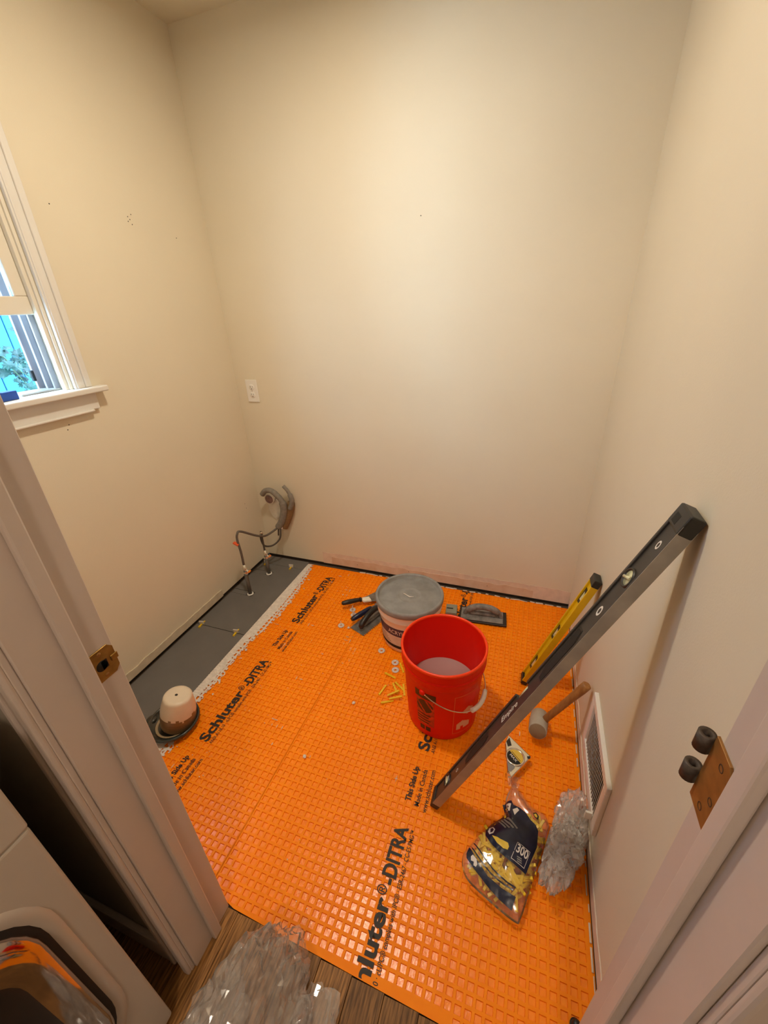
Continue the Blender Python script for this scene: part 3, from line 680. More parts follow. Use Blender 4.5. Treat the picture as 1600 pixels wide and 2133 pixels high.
for f in pb.bm.faces:
    c = f.calc_center_median(); a = math.atan2(c.y, c.x)
    f.material_index = 0 if c.z > .058 + .004 * math.sin(a * 13) + .003 * math.sin(a * 5 + 1) else 1
pb.build('pot_body', [M['cream'], M['brown']], po)
MB().lathe([(0, .1266), (.004, .1266), (.005, .1255)], 12).build('drain_hole', M['dark'], po, (-.004, -.002, .0002))

# ================================================================== RED BUCKET
BC = (1.315, -.795)
bk = thing('bucket', 'tall orange-red plastic bucket with printed label and wire bail', 'bucket', (*BC, .0006))
def rb(z): return .1295 + .0135 * min(z, .262) / .262
body = [(0, .002), (.120, .002), (.1265, .0005), (.1295, .008)] + [(rb(z), z) for z in (.05, .1, .15, .2, .262)] + [(.1465, .268), (.1485, .275), (.1505, .338)]
MB().lathe(body, 72).build('bucket_wall', M['red'], bk)
MB().lathe([(.1240, .006), (.1255, .05), (.135, .2), (.1445, .343)], 72).lathe([(0, .006), (.124, .006)], 72).build('inner_wall', M['red'], bk)
MB().lathe([(.1505, .338), (.1530, .340), (.1535, .346), (.1510, .350), (.1465, .350), (.1440, .346), (.1445, .340)], 72).build('lip', M['redlip'], bk)
MB().lathe([(rb(.285) + .0025, .292), (.1520, .297), (.1520, .302), (.1494, .306)], 72).build('collar_rib', M['red'], bk)
def patch(name, a0, a1, z0, z1, m, off=.0005, parent=bk, rf=rb, keep=None, nu=18, nv=8):
    def fn(u, v_):
        a = R(a0 + (a1 - a0) * u); z = z0 + (z1 - z0) * v_; r = rf(z) + off
        return (r * math.cos(a), r * math.sin(a), z)
    return MB().grid(fn, nu, nv, keep).build(name, m, parent)
patch('label_header', -121, -88, .205, .238, M['labeldk'])
patch('label_panel', -119, -90, .065, .200, M['labelmid'], .0003)
patch('label_emblem', -118, -92, .135, .198, M['labeldk'], .0006, keep=lambda u, v_: ((u - .5) / .5) ** 2 + ((v_ - .5) / .5) ** 2 < 1 and math.sin(9 * u + 6 * v_) > -.8, nu=36, nv=28)
for i in range(4): patch('label_line', -118, -96 - 3 * (i % 2), .124 - i * .014, .118 - i * .014, M['labeldk'], .0006, nv=1)
patch('label_square', -114, -106, .035, .058, M['labeldk'], nv=2); patch('label_square', -104, -96, .035, .058, M['labeldk'], nv=2)
for a0, a1, z0, z1 in ((-62, -61.2, .035, .235), (-62, -20, .234, .2365), (-62, -20, .035, .0375), (-21, -20.2, .035, .235)): patch('warning_outline', a0, a1, z0, z1, M['labelln'], nv=3)
patch('warning_picture', -56, -32, .055, .105, M['labelwh'], .0004, keep=lambda u, v_: v_ < .9 - .7 * abs(u - .4) and not (.3 < u < .5 and v_ < .3), nu=24, nv=14)
patch('warning_picture', -50, -26, .125, .165, M['labelwh'], .0004, keep=lambda u, v_: abs(u - .5) + abs(v_ - .5) < .5, nu=24, nv=14)
ea = R(-106)
e_, p_ = Vector((math.cos(ea), math.sin(ea), 0)), Vector((math.cos(ea + R(90)), math.sin(ea + R(90)), 0))
arc = [e_ * .152 * math.cos(t_) + p_ * .156 * math.sin(t_) + Vector((0, 0, .248 - .095 * math.sin(t_))) for t_ in [math.pi * i / 40 for i in range(41)]]
ba = MB().tube(arc, .0022, 8).build('bail_wire', M['chrome'], bk)
MB().tube(arc[15:25], .0085, 12).build('grip', M['white'], ba)
for s_ in (0, -1): MB().lathe([(0, .006), (.008, .006), (.012, .0), (0, -.004)], 14, Matrix.Translation(arc[s_] * 1.0) @ Vector((0, 0, 1)).rotation_difference((e_ if s_ == 0 else -e_)).to_matrix().to_4x4()).build('ear', M['red'], bk)
wt = tag(MB().lathe([(0, 0), (.1300, 0), (.1308, .0010), (.1298, -.004), (0, -.004)], 64).build('milky_water', M['liquid'], None, (BC[0], BC[1], .142)), 'milky mauve water standing in the red bucket', 'water')

# ================================================================== WHITE TUB
tb = thing('plastic_tub', 'cream plastic tub with dusty grey lid and navy acrylic label', 'tub', (1.083, -.437, .0006))
def rt(z): return .128 + .014 * min(z, .185) / .185
MB().lathe([(0, .001), (.122, .001), (.128, .006)] + [(rt(z), z) for z in (.05, .1, .15, .178)] + [(.1455, .182), (.1485, .186), (.1485, .190), (.1455, .194), (.1475, .215), (.1490, .236)], 64).build('tub_body', M['tub'], tb)
MB().lathe([(.1475, .222), (.1545, .224), (.1560, .230), (.1560, .246), (.1530, .252), (.1455, .252), (.1425, .247), (.1405, .233), (.1370, .2325), (.1330, .2345), (.06, .2365), (.058, .2385), (.050, .2385), (.048, .2365), (.036, .2365), (.034, .2380), (.028, .2380), (.026, .2365), (0, .2365)], 64).build('lid', M['dirty'], tb)
MB().tube([(-.030, .006, .2382), (.004, -.012, .2390), (.022, -.006, .2382)], [.002, .0035, .0015], 6, flat=.6).build('mortar_blob', M['mortar'], tb)
patch('label_band', 0, 360, .102, .150, M['navy'], .0005, tb, rt, nu=64, nv=2)
patch('label_band', 0, 360, .026, .044, M['blackmatte'], .0005, tb, rt, nu=64, nv=2)
patch('label_panel', 170, 330, .046, .098, M['oldpaint'], .0003, tb, rt, nu=30, nv=2)
for i in range(4): patch('label_line', 205, 236 + 3 * i, .090 - i * .011, .0865 - i * .011, M['brown'], .0006, tb, rt, nu=16, nv=1)
def wrap_text(body, length, height, a_mid, z0, rf, m, parent, off=.0009, bold=.01):
    bm = text_fit(body, length, height, bold)
    for v_ in bm.verts:
        z = z0 + v_.co.y; r = rf(z) + off; a = R(a_mid) + (v_.co.x - length / 2) / r
        v_.co = Vector((r * math.cos(a), r * math.sin(a), z))
    return bm_obj(bm, 'printed_text', m, parent)
wrap_text('ACRYLIC', .105, .022, 264, .115, rt, M['print_w'], tb)

# ================================================================== TROWELS, FLOAT
tr = thing('notched_trowel', 'notched trowel lying flat, arched black handle over its steel blade', 'trowel', (.828, -.494, .0008), (0, 0, math.atan2(.925, .38)))
# local x along blade, y left
bl = [(0, -.047)]
for i in range(20): bl += [(.006 + i * .012, -.047), (.006 + i * .012, -.041), (.012 + i * .012, -.041), (.012 + i * .012, -.047)]
bl += [(.252, -.047), (.252, .047), (0, .047)]
MB().prism(bl, 0, .0012).build('blade', M['steel'], tr)
MB().tube(bez([(.022, -.010, .014), (.030, -.010, .036), (.075, -.006, .054), (.125, -.002, .058), (.165, 0, .050)], 8), [.010] * 4 + [.0145] * 25 + [.0125] * 4, 12).build('handle', M['black'], tr)
MB().tube(bez([(.165, 0, .050), (.195, 0, .040), (.205, 0, .012)], 6), .005, 8).b2((.05, -.008, .0012), (.22, .008, .010), .002).build('shank', M['steel'], tr)
mt = thing('margin_trowel', 'margin trowel with navy handle resting across the notched trowel', 'trowel', (.788, -.455, .026), (0, R(-4), math.atan2(.115, .075)))
MB().tube([(0, 0, .010), (.006, 0, .010), (.05, 0, .011), (.11, 0, .012), (.122, 0, .012)], [.008, .0125, .0150, .0125, .009], 12).build('handle', M['navy2'], mt)
MB().tube([(-.001, 0, .010), (.004, 0, .010)], .0105, 12).build('end_cap', M['black'], mt)
MB().tube(bez([(.122, 0, .012), (.14, 0, .012), (.152, 0, .003), (.165, 0, .001)], 6), .0045, 8).build('shank', M['steel'], mt)
MB().prism([(.155, -.022), (.205, -.022), (.205, .022), (.155, .022)], -.001, .0003).build('blade', M['steel'], mt)
bt = thing('bucket_trowel', 'bucket trowel with black grip and flared grey blade raised off the floor', 'trowel', (.694, -.358, .040), (0, R(5.5), math.atan2(.165, .185)))
MB().tube([(-.006, 0, 0), (0, 0, 0), (.03, 0, .001), (.08, 0, .001), (.098, 0, 0)], [.006, .0115, .0135, .0120, .0105], 12).build('grip', M['black'], bt)
MB().tube([(.096, 0, 0), (.103, 0, 0)], .0130, 12).build('collar', M['black'], bt)
MB().prism([(.103, -.010), (.112, -.026), (.150, -.030), (.150, .006), (.112, .010)], -.004, .006, bev=.003).build('ferrule', M['plaster'], bt)
MB().prism([(.110, -.020), (.110, .012), (.235, .052), (.235, -.048), (.160, -.032)], -.0035, -.0018).build('blade', M['steel'], bt)
ft = thing('grout_float', 'mortar-smeared grey grout float with arched handle near the back wall', 'float', (1.400, -.216, .0008), (0, 0, R(5)))
MB().box((0, 0, .006), (.230, .100, .012), .002).build('rubber_pad', M['black'], ft)
MB().box((-.004, 0, .0145), (.205, .088, .005), .0015).build('backing_plate', M['floatgrey'], ft)
MB().tube(bez([(-.088, 0, .016), (-.075, 0, .040), (-.030, 0, .066), (.030, 0, .066), (.072, 0, .044), (.088, 0, .016)], 8), [.011] * 8 + [.016] * 25 + [.011] * 8, 12).box((0, 0, .026), (.130, .020, .022), .008, None, 2).build('handle', M['floatgrey'], ft)
sh = thing('plastic_shim', 'grey green notched plastic block between the tub and the grout float', 'block', (1.243, -.222, .0006), (0, 0, R(7)))
MB().b2((-.028, -.034, 0), (.028, .034, .028), .002).build('block', M['shim'], sh)
MB().b2((-.024, -.004, .0275), (.008, .004, .0285)).build('slit', M['blackmatte'], sh)

# ================================================================== LEVELS
def lean(name, label, cat, foot_x, y, length):
    t = math.asin((W - .0012 - foot_x) / length)
    mx = Matrix(((-math.cos(t), 0, math.sin(t)), (0, -1, 0), (math.sin(t), 0, math.cos(t))))   # columns: n, -y, axis
    o = thing(name, label, cat, (foot_x, y, .0008)); o.rotation_euler = mx.to_euler(); return o
LV = lean('spirit_level', 'long charcoal spirit level with milled aluminium edge leaning on the right wall', 'level', 1.378, -1.125, 1.165)
# local x = face normal (up-left), y = -world y (toward the doorway), z along the level
LN, HT, TH = 1.165, .030, .026
web = MB()
nb, nt = .555, .610     # centre vial notch, on the far edge
web.b2((.004, -HT + .002, .022), (.022, HT - .002, nb)).b2((.004, -HT + .020, nb), (.022, HT - .002, nt)).b2((.004, -HT + .002, nt), (.022, HT - .002, LN - .022))
web.build('web', M['levelblk'], LV)
def rail(nm, ya, yb, parts, m):
    mb = MB()
    for a, b in parts: mb.b2((0, ya, a), (TH, yb, b), .0012)
    return mb.build(nm, m, LV)
rail('near_flange', HT - .0075, HT - .0012, [(.02, LN - .02)], M['levelblk']); rail('far_flange', -HT, -HT + .0075, [(.02, nb), (nt, LN - .02)], M['levelblk'])
MB().b2((.0002, HT - .0012, .022), (TH - .0002, HT, LN - .022)).build('milled_edge', M['alu'], LV)
for z0, z1 in ((0, .024), (LN - .040, LN)): MB().b2((-.0003, -HT - .0008, z0), (TH + .0008, HT + .0008, z1), .0035, 2).build('end_cap', M['black'], LV)
MB().b2((TH - .002, -.018, LN - .034), (TH + .0012, .004, LN - .014), .001).build('cap_slot', M['blackmatte'], LV)
def slot(z0, z1):
    mb = MB(); w_ = .014; pts = [(-w_, z0 + .03), (-w_ * .2, z0), (w_, z0 + .006), (w_, z1 - .03), (w_ * .2, z1), (-w_, z1 - .006)]
    mb.prism(pts, .0224, .0232, Matrix(((0, 0, 1, 0), (1, 0, 0, 0), (0, 1, 0, 0), (0, 0, 0, 1)))); mb.build('hand_hole', M['blackmatte'], LV)
    mb = MB(); q = [(x_ * 1.22, (z - (z0 + z1) / 2) * 1.06 + (z0 + z1) / 2) for x_, z in pts]
    mb.prism(q, .0219, .0226, Matrix(((0, 0, 1, 0), (1, 0, 0, 0), (0, 1, 0, 0), (0, 0, 0, 1)))); mb.build('hand_hole_rim', M['black'], LV)
slot(.665, .840); slot(.250, .395)
FX = Matrix(((0, 0, 1, 0), (1, 0, 0, 0), (0, 1, 0, 0), (0, 0, 0, 1)))   # lathe axis -> local x
for zc in (1.000, .118):
    vb = MB().lathe([(.0, .0225), (.0165, .0225), (.0175, .0262), (.0205, .0262), (.0215, .0222)], 28, Matrix.Translation((0, 0, zc)) @ FX).build('vial_bezel', M['black'], LV)
    MB().lathe([(0, .0232), (.0160, .0232), (.0162, .0226)], 24, Matrix.Translation((0, 0, zc)) @ FX).build('vial_window', M['print_w'] if zc < .5 else M['vial'], vb)
    MB().tube([(.0245, -.013, zc - .006), (.0245, .013, zc + .006)], .0040, 8).build('vial', M['vial'], vb)
MB().tube([(.014, -HT + .010, nb + .006), (.014, -HT + .010, nt - .006)], .006, 10).build('vial', M['vial'], LV)
def lv_text(body, zc, length, height, m=M['print_w']):
    bm = text_fit(body, length, height, .012)
    # text runs along the level (+z), tops toward the far edge (-y)
    mx = Matrix(((0, 0, 1, .0226), (0, -1, 0, height / 2), (1, 0, 0, zc - length / 2), (0, 0, 0, 1)))
    return bm_obj(bm, 'printed_text', m, LV, mx)
lv_text('Empire', .518, .085, .016)
for zc, sc in ((.905, .8), (1.085, .6), (.190, .5)):
    mb = MB(); mb.lathe([(.006, .0224), (.0085, .0228), (.0105, .0224)], 20, Matrix.Translation((0, 0, zc)) @ FX @ Matrix.Diagonal((sc, sc * 1.5, 1, 1)))
    mb.build('emblem', M['print_w'], LV)
# yellow level
YL = lean('spirit_level', 'short yellow spirit level with black end caps leaning behind the long level', 'level', 1.622, -.556, .585)
y2, l2 = .0265, .585
MB().b2((.008, -y2 + .004, .012), (.016, y2 - .004, l2 - .012)).build('web', M['yellow_lvl'], YL)
for ya, yb in ((y2 - .007, y2), (-y2, -y2 + .007)): MB().b2((0, ya, .012), (.024, yb, l2 - .012), .001).build('flange', M['yellow_lvl'], YL)
for z0, z1 in ((0, .020), (l2 - .030, l2)): MB().b2((-.0003, -y2 - .0008, z0), (.0248, y2 + .0008, z1), .003, 2).build('end_cap', M['black'], YL)
for zc in (.105, .290, .488):
    vb = MB()
    vb.prism([(-.018, zc - .034), (.018, zc - .024), (.018, zc + .024), (.008, zc + .034), (-.018, zc + .034)], .0158, .0178, FX)
    vb = vb.build('vial_block', M['black'], YL)
    MB().prism([(-.010, zc - .018), (.010, zc - .012), (.010, zc + .016), (-.010, zc + .020)], .0176, .0184, FX).build('vial_window', M['vial'], vb)
MB().lathe([(0, .0166), (.004, .0166), (.004, .015)], 12, Matrix.Translation((0, .006, l2 - .045)) @ FX).build('hang_hole', M['blackmatte'], YL)

# ================================================================== MALLET
ml = thing('rubber_mallet', 'grey white rubber mallet with wooden handle leaning on right wall', 'mallet', (1.668, -.782, .0008), (0, 0, R(-6)))
HX = Matrix.Translation((0, 0, .0485)) @ Matrix.Rotation(R(72), 4, 'X')
MB().lathe([(0, -.050), (.0275, -.050), (.0305, -.047), (.0325, 0), (.0305, .047), (.0290, .050), (0, .050)], 32, HX).build('head', M['rubber'], ml)
MB().lathe([(0, .0508), (.0275, .0506), (.0283, .0498)], 28, HX).build('head_face', M['rubberface'], ml)
MB().tube([(.010, .006, .050), (.030, .006, .095), (.080, .006, .205), (.108, .006, .266), (.1185, .006, .290), (.120, .006, .2935)], [.0130, .0120, .0128, .0150, .0150, .011], 14).build('handle', M['wood'], ml)

# ================================================================== TAPE MEASURE
tm = thing('tape_measure', 'chrome cornered tape measure with round yellow and black label', 'tape measure', (1.600, -.925, .0008))
o5 = [(1.569, -.851), (1.560, -.888), (1.574, -.985), (1.590, -1.001), (1.648, -.910)]
o5 = [(x_ - 1.600, y_ + .925) for x_, y_ in o5]
MB().prism(o5[::1], 0, .034, bev=.003).build('case', M['chrome'], tm)
Cl = Vector((-.004, -.004 - .0, 0))
MB().lathe([(.0315, .0335), (.0315, .0375), (.027, .0385), (.026, .0365), (0, .0365)], 40, Matrix.Translation((Cl.x, Cl.y, 0))).build('dial_ring', M['chrome'], tm)
lr = Matrix.Translation((Cl.x, Cl.y, 0)) @ Matrix.Rotation(R(-42), 4, 'Z')
MB().prism([(.0255 * math.cos(R(a)), .0255 * math.sin(R(a))) for a in range(0, 181, 9)], .0364, .0371, lr).build('yellow_label', M['label_y'], tm)
MB().prism([(.0255 * math.cos(R(a)), .0255 * math.sin(R(a)) - .0003) for a in range(180, 361, 9)], .0364, .0371, lr).build('black_label', M['blackmatte'], tm)
bm_obj(text_fit('MAX', .030, .0085, .012), 'printed_text', M['print_w'], tm, lr @ Matrix.Translation((-.015, -.0115, .0374)))
MB().box((0, .004, .0373), (.040, .0016, .0004)).build('label_rule', M['ink'], tm).matrix_local = lr
# recessed dark corners, tape slot with hook
MB().prism([(-.027, .064), (-.0365, .046), (-.030, .028), (-.018, .036)], .0336, .0346).build('corner_recess', M['black'], tm)
MB().prism([(-.028, -.022), (-.024, -.056), (-.014, -.058), (-.002, -.040), (-.012, -.026)], .0336, .0346).build('corner_recess', M['dirty'], tm)
MB().prism([(.034, .012), (.045, .016), (.044, .006), (.036, .004)], .0336, .0346).build('corner_recess', M['blackmatte'], tm)
MB().b2((-.022, -.079, .006), (-.012, -.0735, .034), .001).build('tape_hook', M['chrome'], tm)
MB().lathe([(0, .0350), (.0035, .0348), (.0045, .0338)], 12).build('rivet', M['bronze'], tm, (-.0215, -.062, 0))
# dark moulded plug by the door jamb
pg = thing('rubber_plug', 'small black rubber plug standing on the membrane beside the jamb', 'plug', (1.758, -1.482, .0006))
MB().lathe([(0, 0), (.0095, 0), (.0100, .004), (.0080, .016), (.0055, .020), (0, .0205)], 18).build('plug_body', M['black'], pg)
MB().lathe([(.0098, .002), (.0125, .003), (.0125, .005), (.0098, .006)], 18).build('flange', M['black'], pg)

# ================================================================== BAG OF WEDGES
OUT = [(1.597, -1.016), (1.578, -1.064), (1.576, -1.115), (1.530, -1.168), (1.492, -1.225), (1.474, -1.262), (1.490, -1.305), (1.545, -1.332), (1.620, -1.357), (1.636, -1.345), (1.656, -1.277), (1.683, -1.185), (1.703, -1.110), (1.693, -1.078), (1.655, -1.066), (1.618, -1.030)]
BCx, BCy = 1.600, -1.205
ob = [(x_ - BCx, y_ - BCy) for x_, y_ in OUT]
def smooth_poly(P, n=8):
    Q = []; m = len(P)
    for i in range(m):
        a, b, c, d = [Vector((*P[(i + k) % m], 0)) for k in (-1, 0, 1, 2)]
        for k in range(n):
            t_ = k / n; v_ = .5 * ((2 * b) + (c - a) * t_ + (2 * a - 5 * b + 4 * c - d) * t_ * t_ + (3 * b - a - 3 * c + d) * t_ ** 3); Q.append((v_.x, v_.y))
    return Q
OP = smooth_poly(ob)
def tpar(x_, y_):
    "fraction of the way from the bag's middle to its outline"
    L_ = math.hypot(x_, y_)
    if L_ < 1e-6: return 0
    dx, dy = x_ / L_, y_ / L_; best = None
    for i in range(len(OP)):
        ax, ay = OP[i]; bx, by = OP[(i + 1) % len(OP)]; ex, ey = bx - ax, by - ay; den = dx * ey - dy * ex
        if abs(den) < 1e-12: continue
        s_ = (ax * ey - ay * ex) / den; w_ = (ax * dy - ay * dx) / den
        if s_ > 0 and -1e-6 <= w_ <= 1 + 1e-6 and (best is None or s_ < best): best = s_
    return min(1, L_ / (best or 1e9))
def ztop(x_, y_, t_=None):
    t_ = tpar(x_, y_) if t_ is None else t_
    r_ = .0035 * noise.noise(Vector((x_ * 38, y_ * 38, 1))) + .0018 * noise.noise(Vector((x_ * 95, y_ * 95, 4)))
    return .022 + .036 * max(0, 1 - t_ ** 2.2) ** .6 + r_ * (1 - t_ ** 3)
bg = thing('spacer_bag', 'clear bag of yellow wedges with navy printed label reading 300', 'bag', (BCx, BCy, .0006))
fm_ = MB(); NR = 22
def bag_side(top):
    rings = []
    for r_ in range(NR + 1):
        t_ = r_ / NR; row = []
        for (px, py) in OP:
            x_, y_ = px * t_, py * t_
            z = ztop(x_, y_, t_) if top else .022 - .0212 * max(0, 1 - t_ ** 2.6) ** .5
            row.append(fm_.bm.verts.new((x_, y_, z)))
            if r_ == 0: break
        rings.append(row)
    n = len(OP)
    for A, B in zip(rings, rings[1:]):
        for i in range(n):
            j = (i + 1) % n
            f = fm_.bm.faces.new((A[0], B[i], B[j]) if len(A) == 1 else (A[i], B[i], B[j], A[j])); f.smooth = True
            if not top: f.normal_flip()
bag_side(True); bag_side(False)
fm_.build('film', M['clear'], bg)
# twisted film tail at the neck
MB().grid(lambda u, v_: (-.003 + (u - .5) * (.030 + .016 * v_), .180 + .034 * v_, .024 + .010 * math.sin(u * 7) * v_ + .012 * v_), 14, 8).build('neck_tail', M['clear'], bg)
def surf(name, pix, m, off=.0012, cuts=3):
    "flat print lying on the bag's upper skin"
    t = bmesh.new(); f = t.faces.new([t.verts.new((x_ - BCx, y_ - BCy, 0)) for x_, y_ in pix]); bmesh.ops.triangulate(t, faces=[f])
    for _ in range(3):
        long_e = [e for e in t.edges if e.calc_length() > .007]
        if long_e: bmesh.ops.subdivide_edges(t, edges=long_e, cuts=1); bmesh.ops.triangulate(t, faces=[q for q in t.faces if len(q.verts) > 3])
    for v_ in t.verts: v_.co.z = ztop(v_.co.x, v_.co.y) + off
    for q in t.faces:
        q.normal_update()
        if q.normal.z < 0: q.normal_flip()
        q.smooth = True
    return bm_obj(t, name, m, bg)
surf('navy_label', [(1.5691, -1.0881), (1.5927, -1.0804), (1.5992, -1.094), (1.6187, -1.0947), (1.6356, -1.103), (1.6497, -1.12), (1.6632, -1.1288), (1.6713, -1.1416), (1.6692, -1.1821), (1.6549, -1.2198), (1.6413, -1.2591), (1.6189, -1.2522), (1.5958, -1.244), (1.564, -1.2312), (1.5441, -1.2161), (1.5287, -1.1987), (1.5277, -1.1785), (1.5406, -1.1585), (1.5556, -1.1428), (1.5817, -1.1234)], M['navy2'])
surf('navy_band', [(1.4888, -1.2365), (1.4836, -1.2551), (1.4854, -1.2664), (1.5097, -1.2882), (1.5538, -1.3169), (1.5795, -1.3299), (1.6114, -1.3422), (1.6192, -1.3157), (1.5824, -1.3074), (1.5462, -1.2937), (1.5116, -1.2647)], M['navy2'])
surf('wedge_picture', [(1.5461, -1.1963), (1.5609, -1.1977), (1.5905, -1.2052), (1.5938, -1.2137), (1.5905, -1.222), (1.5789, -1.2223), (1.5625, -1.2144)], M['label_y'], .0020)
surf('shield_emblem', [(1.537, -1.175), (1.5473, -1.169), (1.5534, -1.176), (1.5493, -1.1889), (1.5392, -1.1948), (1.5341, -1.1863)], M['print_w'], .0020)
surf('shield_emblem', [(1.5405, -1.1769), (1.5466, -1.1734), (1.5499, -1.1785), (1.5463, -1.1861), (1.5407, -1.1892)], M['navy2'], .0026)
surf('round_emblem', [(1.4966, -1.2615), (1.5012, -1.2564), (1.5121, -1.2645), (1.5159, -1.2771), (1.5128, -1.2826), (1.506, -1.2804), (1.5061, -1.2723), (1.498, -1.2704)], M['print_w'], .0020)
surf('brand_mark', [(1.5793, -1.09), (1.5921, -1.0915), (1.5895, -1.1148), (1.5825, -1.1143)], M['print_w'], .0020)
surf('brand_mark', [(1.5975, -1.1094), (1.6107, -1.0981), (1.6165, -1.1032), (1.6039, -1.1238)], M['print_w'], .0020)
surf('label_line', [(1.5591, -1.1492), (1.5627, -1.1464), (1.5835, -1.1636), (1.5797, -1.1666)], M['dirty'], .0020)
surf('label_line', [(1.5664, -1.1447), (1.57, -1.1419), (1.5941, -1.1616), (1.5903, -1.1647)], M['dirty'], .0020)
surf('label_line', [(1.5737, -1.1401), (1.5773, -1.1373), (1.6047, -1.1597), (1.6008, -1.1628)], M['dirty'], .0020)
surf('label_line', [(1.5811, -1.1356), (1.5847, -1.1328), (1.6152, -1.1578), (1.6114, -1.1608)], M['dirty'], .0020)
surf('label_frame', [(1.6158, -1.1932), (1.6508, -1.2044), (1.6496, -1.2053), (1.6163, -1.1946)], M['print_w'], .0020)
surf('label_frame', [(1.6508, -1.2044), (1.6362, -1.2493), (1.6357, -1.248), (1.6496, -1.2053)], M['print_w'], .0020)
surf('label_frame', [(1.6362, -1.2493), (1.6006, -1.2385), (1.6019, -1.2377), (1.6357, -1.248)], M['print_w'], .0020)
surf('label_frame', [(1.6006, -1.2385), (1.6158, -1.1932), (1.6163, -1.1946), (1.6019, -1.2377)], M['print_w'], .0020)
surf('label_line', [(1.6164, -1.2275), (1.6291, -1.2291), (1.6287, -1.2319), (1.616, -1.2304)], M['dirty'], .0022)
surf('label_line', [(1.6167, -1.2325), (1.6293, -1.234), (1.6289, -1.2369), (1.6163, -1.2354)], M['dirty'], .0022)
surf('label_line', [(1.6169, -1.2374), (1.6295, -1.239), (1.6291, -1.2418), (1.6166, -1.2403)], M['dirty'], .0022)
surf('label_rule', [(1.4993, -1.2268), (1.5178, -1.2461), (1.5363, -1.2631), (1.5554, -1.2768), (1.5752, -1.2871), (1.5958, -1.2944), (1.6166, -1.3), (1.6176, -1.2968), (1.5967, -1.2911), (1.5762, -1.2837), (1.5563, -1.2734), (1.5372, -1.2596), (1.5186, -1.2425), (1.5001, -1.2231)], M['navy2'], .0016)
surf('label_rule', [(1.496, -1.2413), (1.514, -1.259), (1.5321, -1.2744), (1.5507, -1.2867), (1.5702, -1.2956), (1.5904, -1.3016), (1.6109, -1.3061), (1.6119, -1.3028), (1.5914, -1.2983), (1.5711, -1.2922), (1.5516, -1.2833), (1.5329, -1.271), (1.5149, -1.2554), (1.4968, -1.2377)], M['navy2'], .0016)
surf('side_emblem', [(1.657, -1.0928), (1.6665, -1.0869), (1.6734, -1.0983), (1.6709, -1.1113), (1.66, -1.1054)], M['blackmatte'], .0016)
surf('side_emblem', [(1.659, -1.0962), (1.6652, -1.0923), (1.6694, -1.0997), (1.6673, -1.1058), (1.6613, -1.1029)], M['label_y'], .0022)
bm = text_fit('300', 0.0312, .0215, .02)
rot_ = Matrix.Translation((1.6123 - BCx, -1.2181 - BCy, 0)) @ Matrix.Rotation(-0.2577, 4, 'Z'); bm.transform(rot_)
bmesh.ops.triangulate(bm, faces=bm.faces[:])
for v_ in bm.verts: v_.co.z = ztop(v_.co.x, v_.co.y) + .0026
bm_obj(bm, 'printed_text', M['print_w'], bg)
# end prints
# the wedges heaped inside
iw = MB(); ri = random.Random(3); n_ = 0
while n_ < 170:
    x_, y_ = ri.uniform(-.12, .10), ri.uniform(-.15, .11); t_ = tpar(x_, y_)
    if not inpoly(x_, y_, OP) or t_ > .80: continue
    zt = ztop(x_, y_, t_) - .0155 - (0 if ri.random() < .62 else ri.uniform(0, .018))
    if zt < .010: continue
    rt_ = Matrix.Rotation(ri.uniform(0, 6.3), 3, 'Z') @ Matrix.Rotation(ri.uniform(-.35, .35), 3, 'Y')
    iw.box((x_, y_, zt), (.046, .0075, .0058), .0008, rt_); n_ += 1
w_ = iw.build('wedge_fill', M['yellow'], bg); w_['kind'] = 'stuff'

# ================================================================== CRUMPLED CLEAR BAGS
def crumple(c, rad, seed, sub=5, sharp=1.0, st=(1, 1, 1), fine=.06):
    t = bmesh.new(); bmesh.ops.create_icosphere(t, subdivisions=sub, radius=1)
    for v_ in t.verts:
        d = v_.co.normalized(); o_ = Vector((seed, seed * 2.1, 0)); e_n = Vector((d.x * st[0], d.y * st[1], d.z * st[2]))
        n1 = abs(noise.noise(e_n * 1.9 + o_)); n2 = abs(noise.noise(e_n * 4.3 + o_)); n3 = abs(noise.noise(e_n * 9.0 + o_)); n4 = noise.noise(d * 1.1 + o_)
        r_ = 1 + .28 * n4 - sharp * (.34 * (1 - n1) ** 3 + .16 * (1 - n2) ** 3 + .07 * (1 - n3) ** 3) + .25 * sharp + fine * noise.noise(d * 21 + o_) + fine * .6 * noise.noise(d * 37 + o_)
        v_.co = Vector((d.x * rad[0] * r_, d.y * rad[1] * r_, d.z * rad[2] * r_))
    return t
cb = thing('clip_bag', 'crumpled clear plastic bag of clips slumped against the right wall', 'bag', (1.745, -1.150, .0006))
t = crumple(None, (.055, .118, .060), 5.3, 5, 1.1, fine=.09)
for v_ in t.verts:
    v_.co.z = max(v_.co.z + .048, .0005); v_.co.x = max(min(v_.co.x + .30 * v_.co.y, .0615), -.048 + .28 * v_.co.y)
bm_obj(t, 'film', M['crumple'], cb)
t = crumple(None, (.050, .048, .030), 9.1, 4, 1.2)
for v_ in t.verts: v_.co = Vector((min(v_.co.x + .030, .0615), v_.co.y + .105, max(v_.co.z + .050, .0005)))
bm_obj(t, 'loose_flap', M['crumple'], cb)
ic = MB(); ri = random.Random(8)
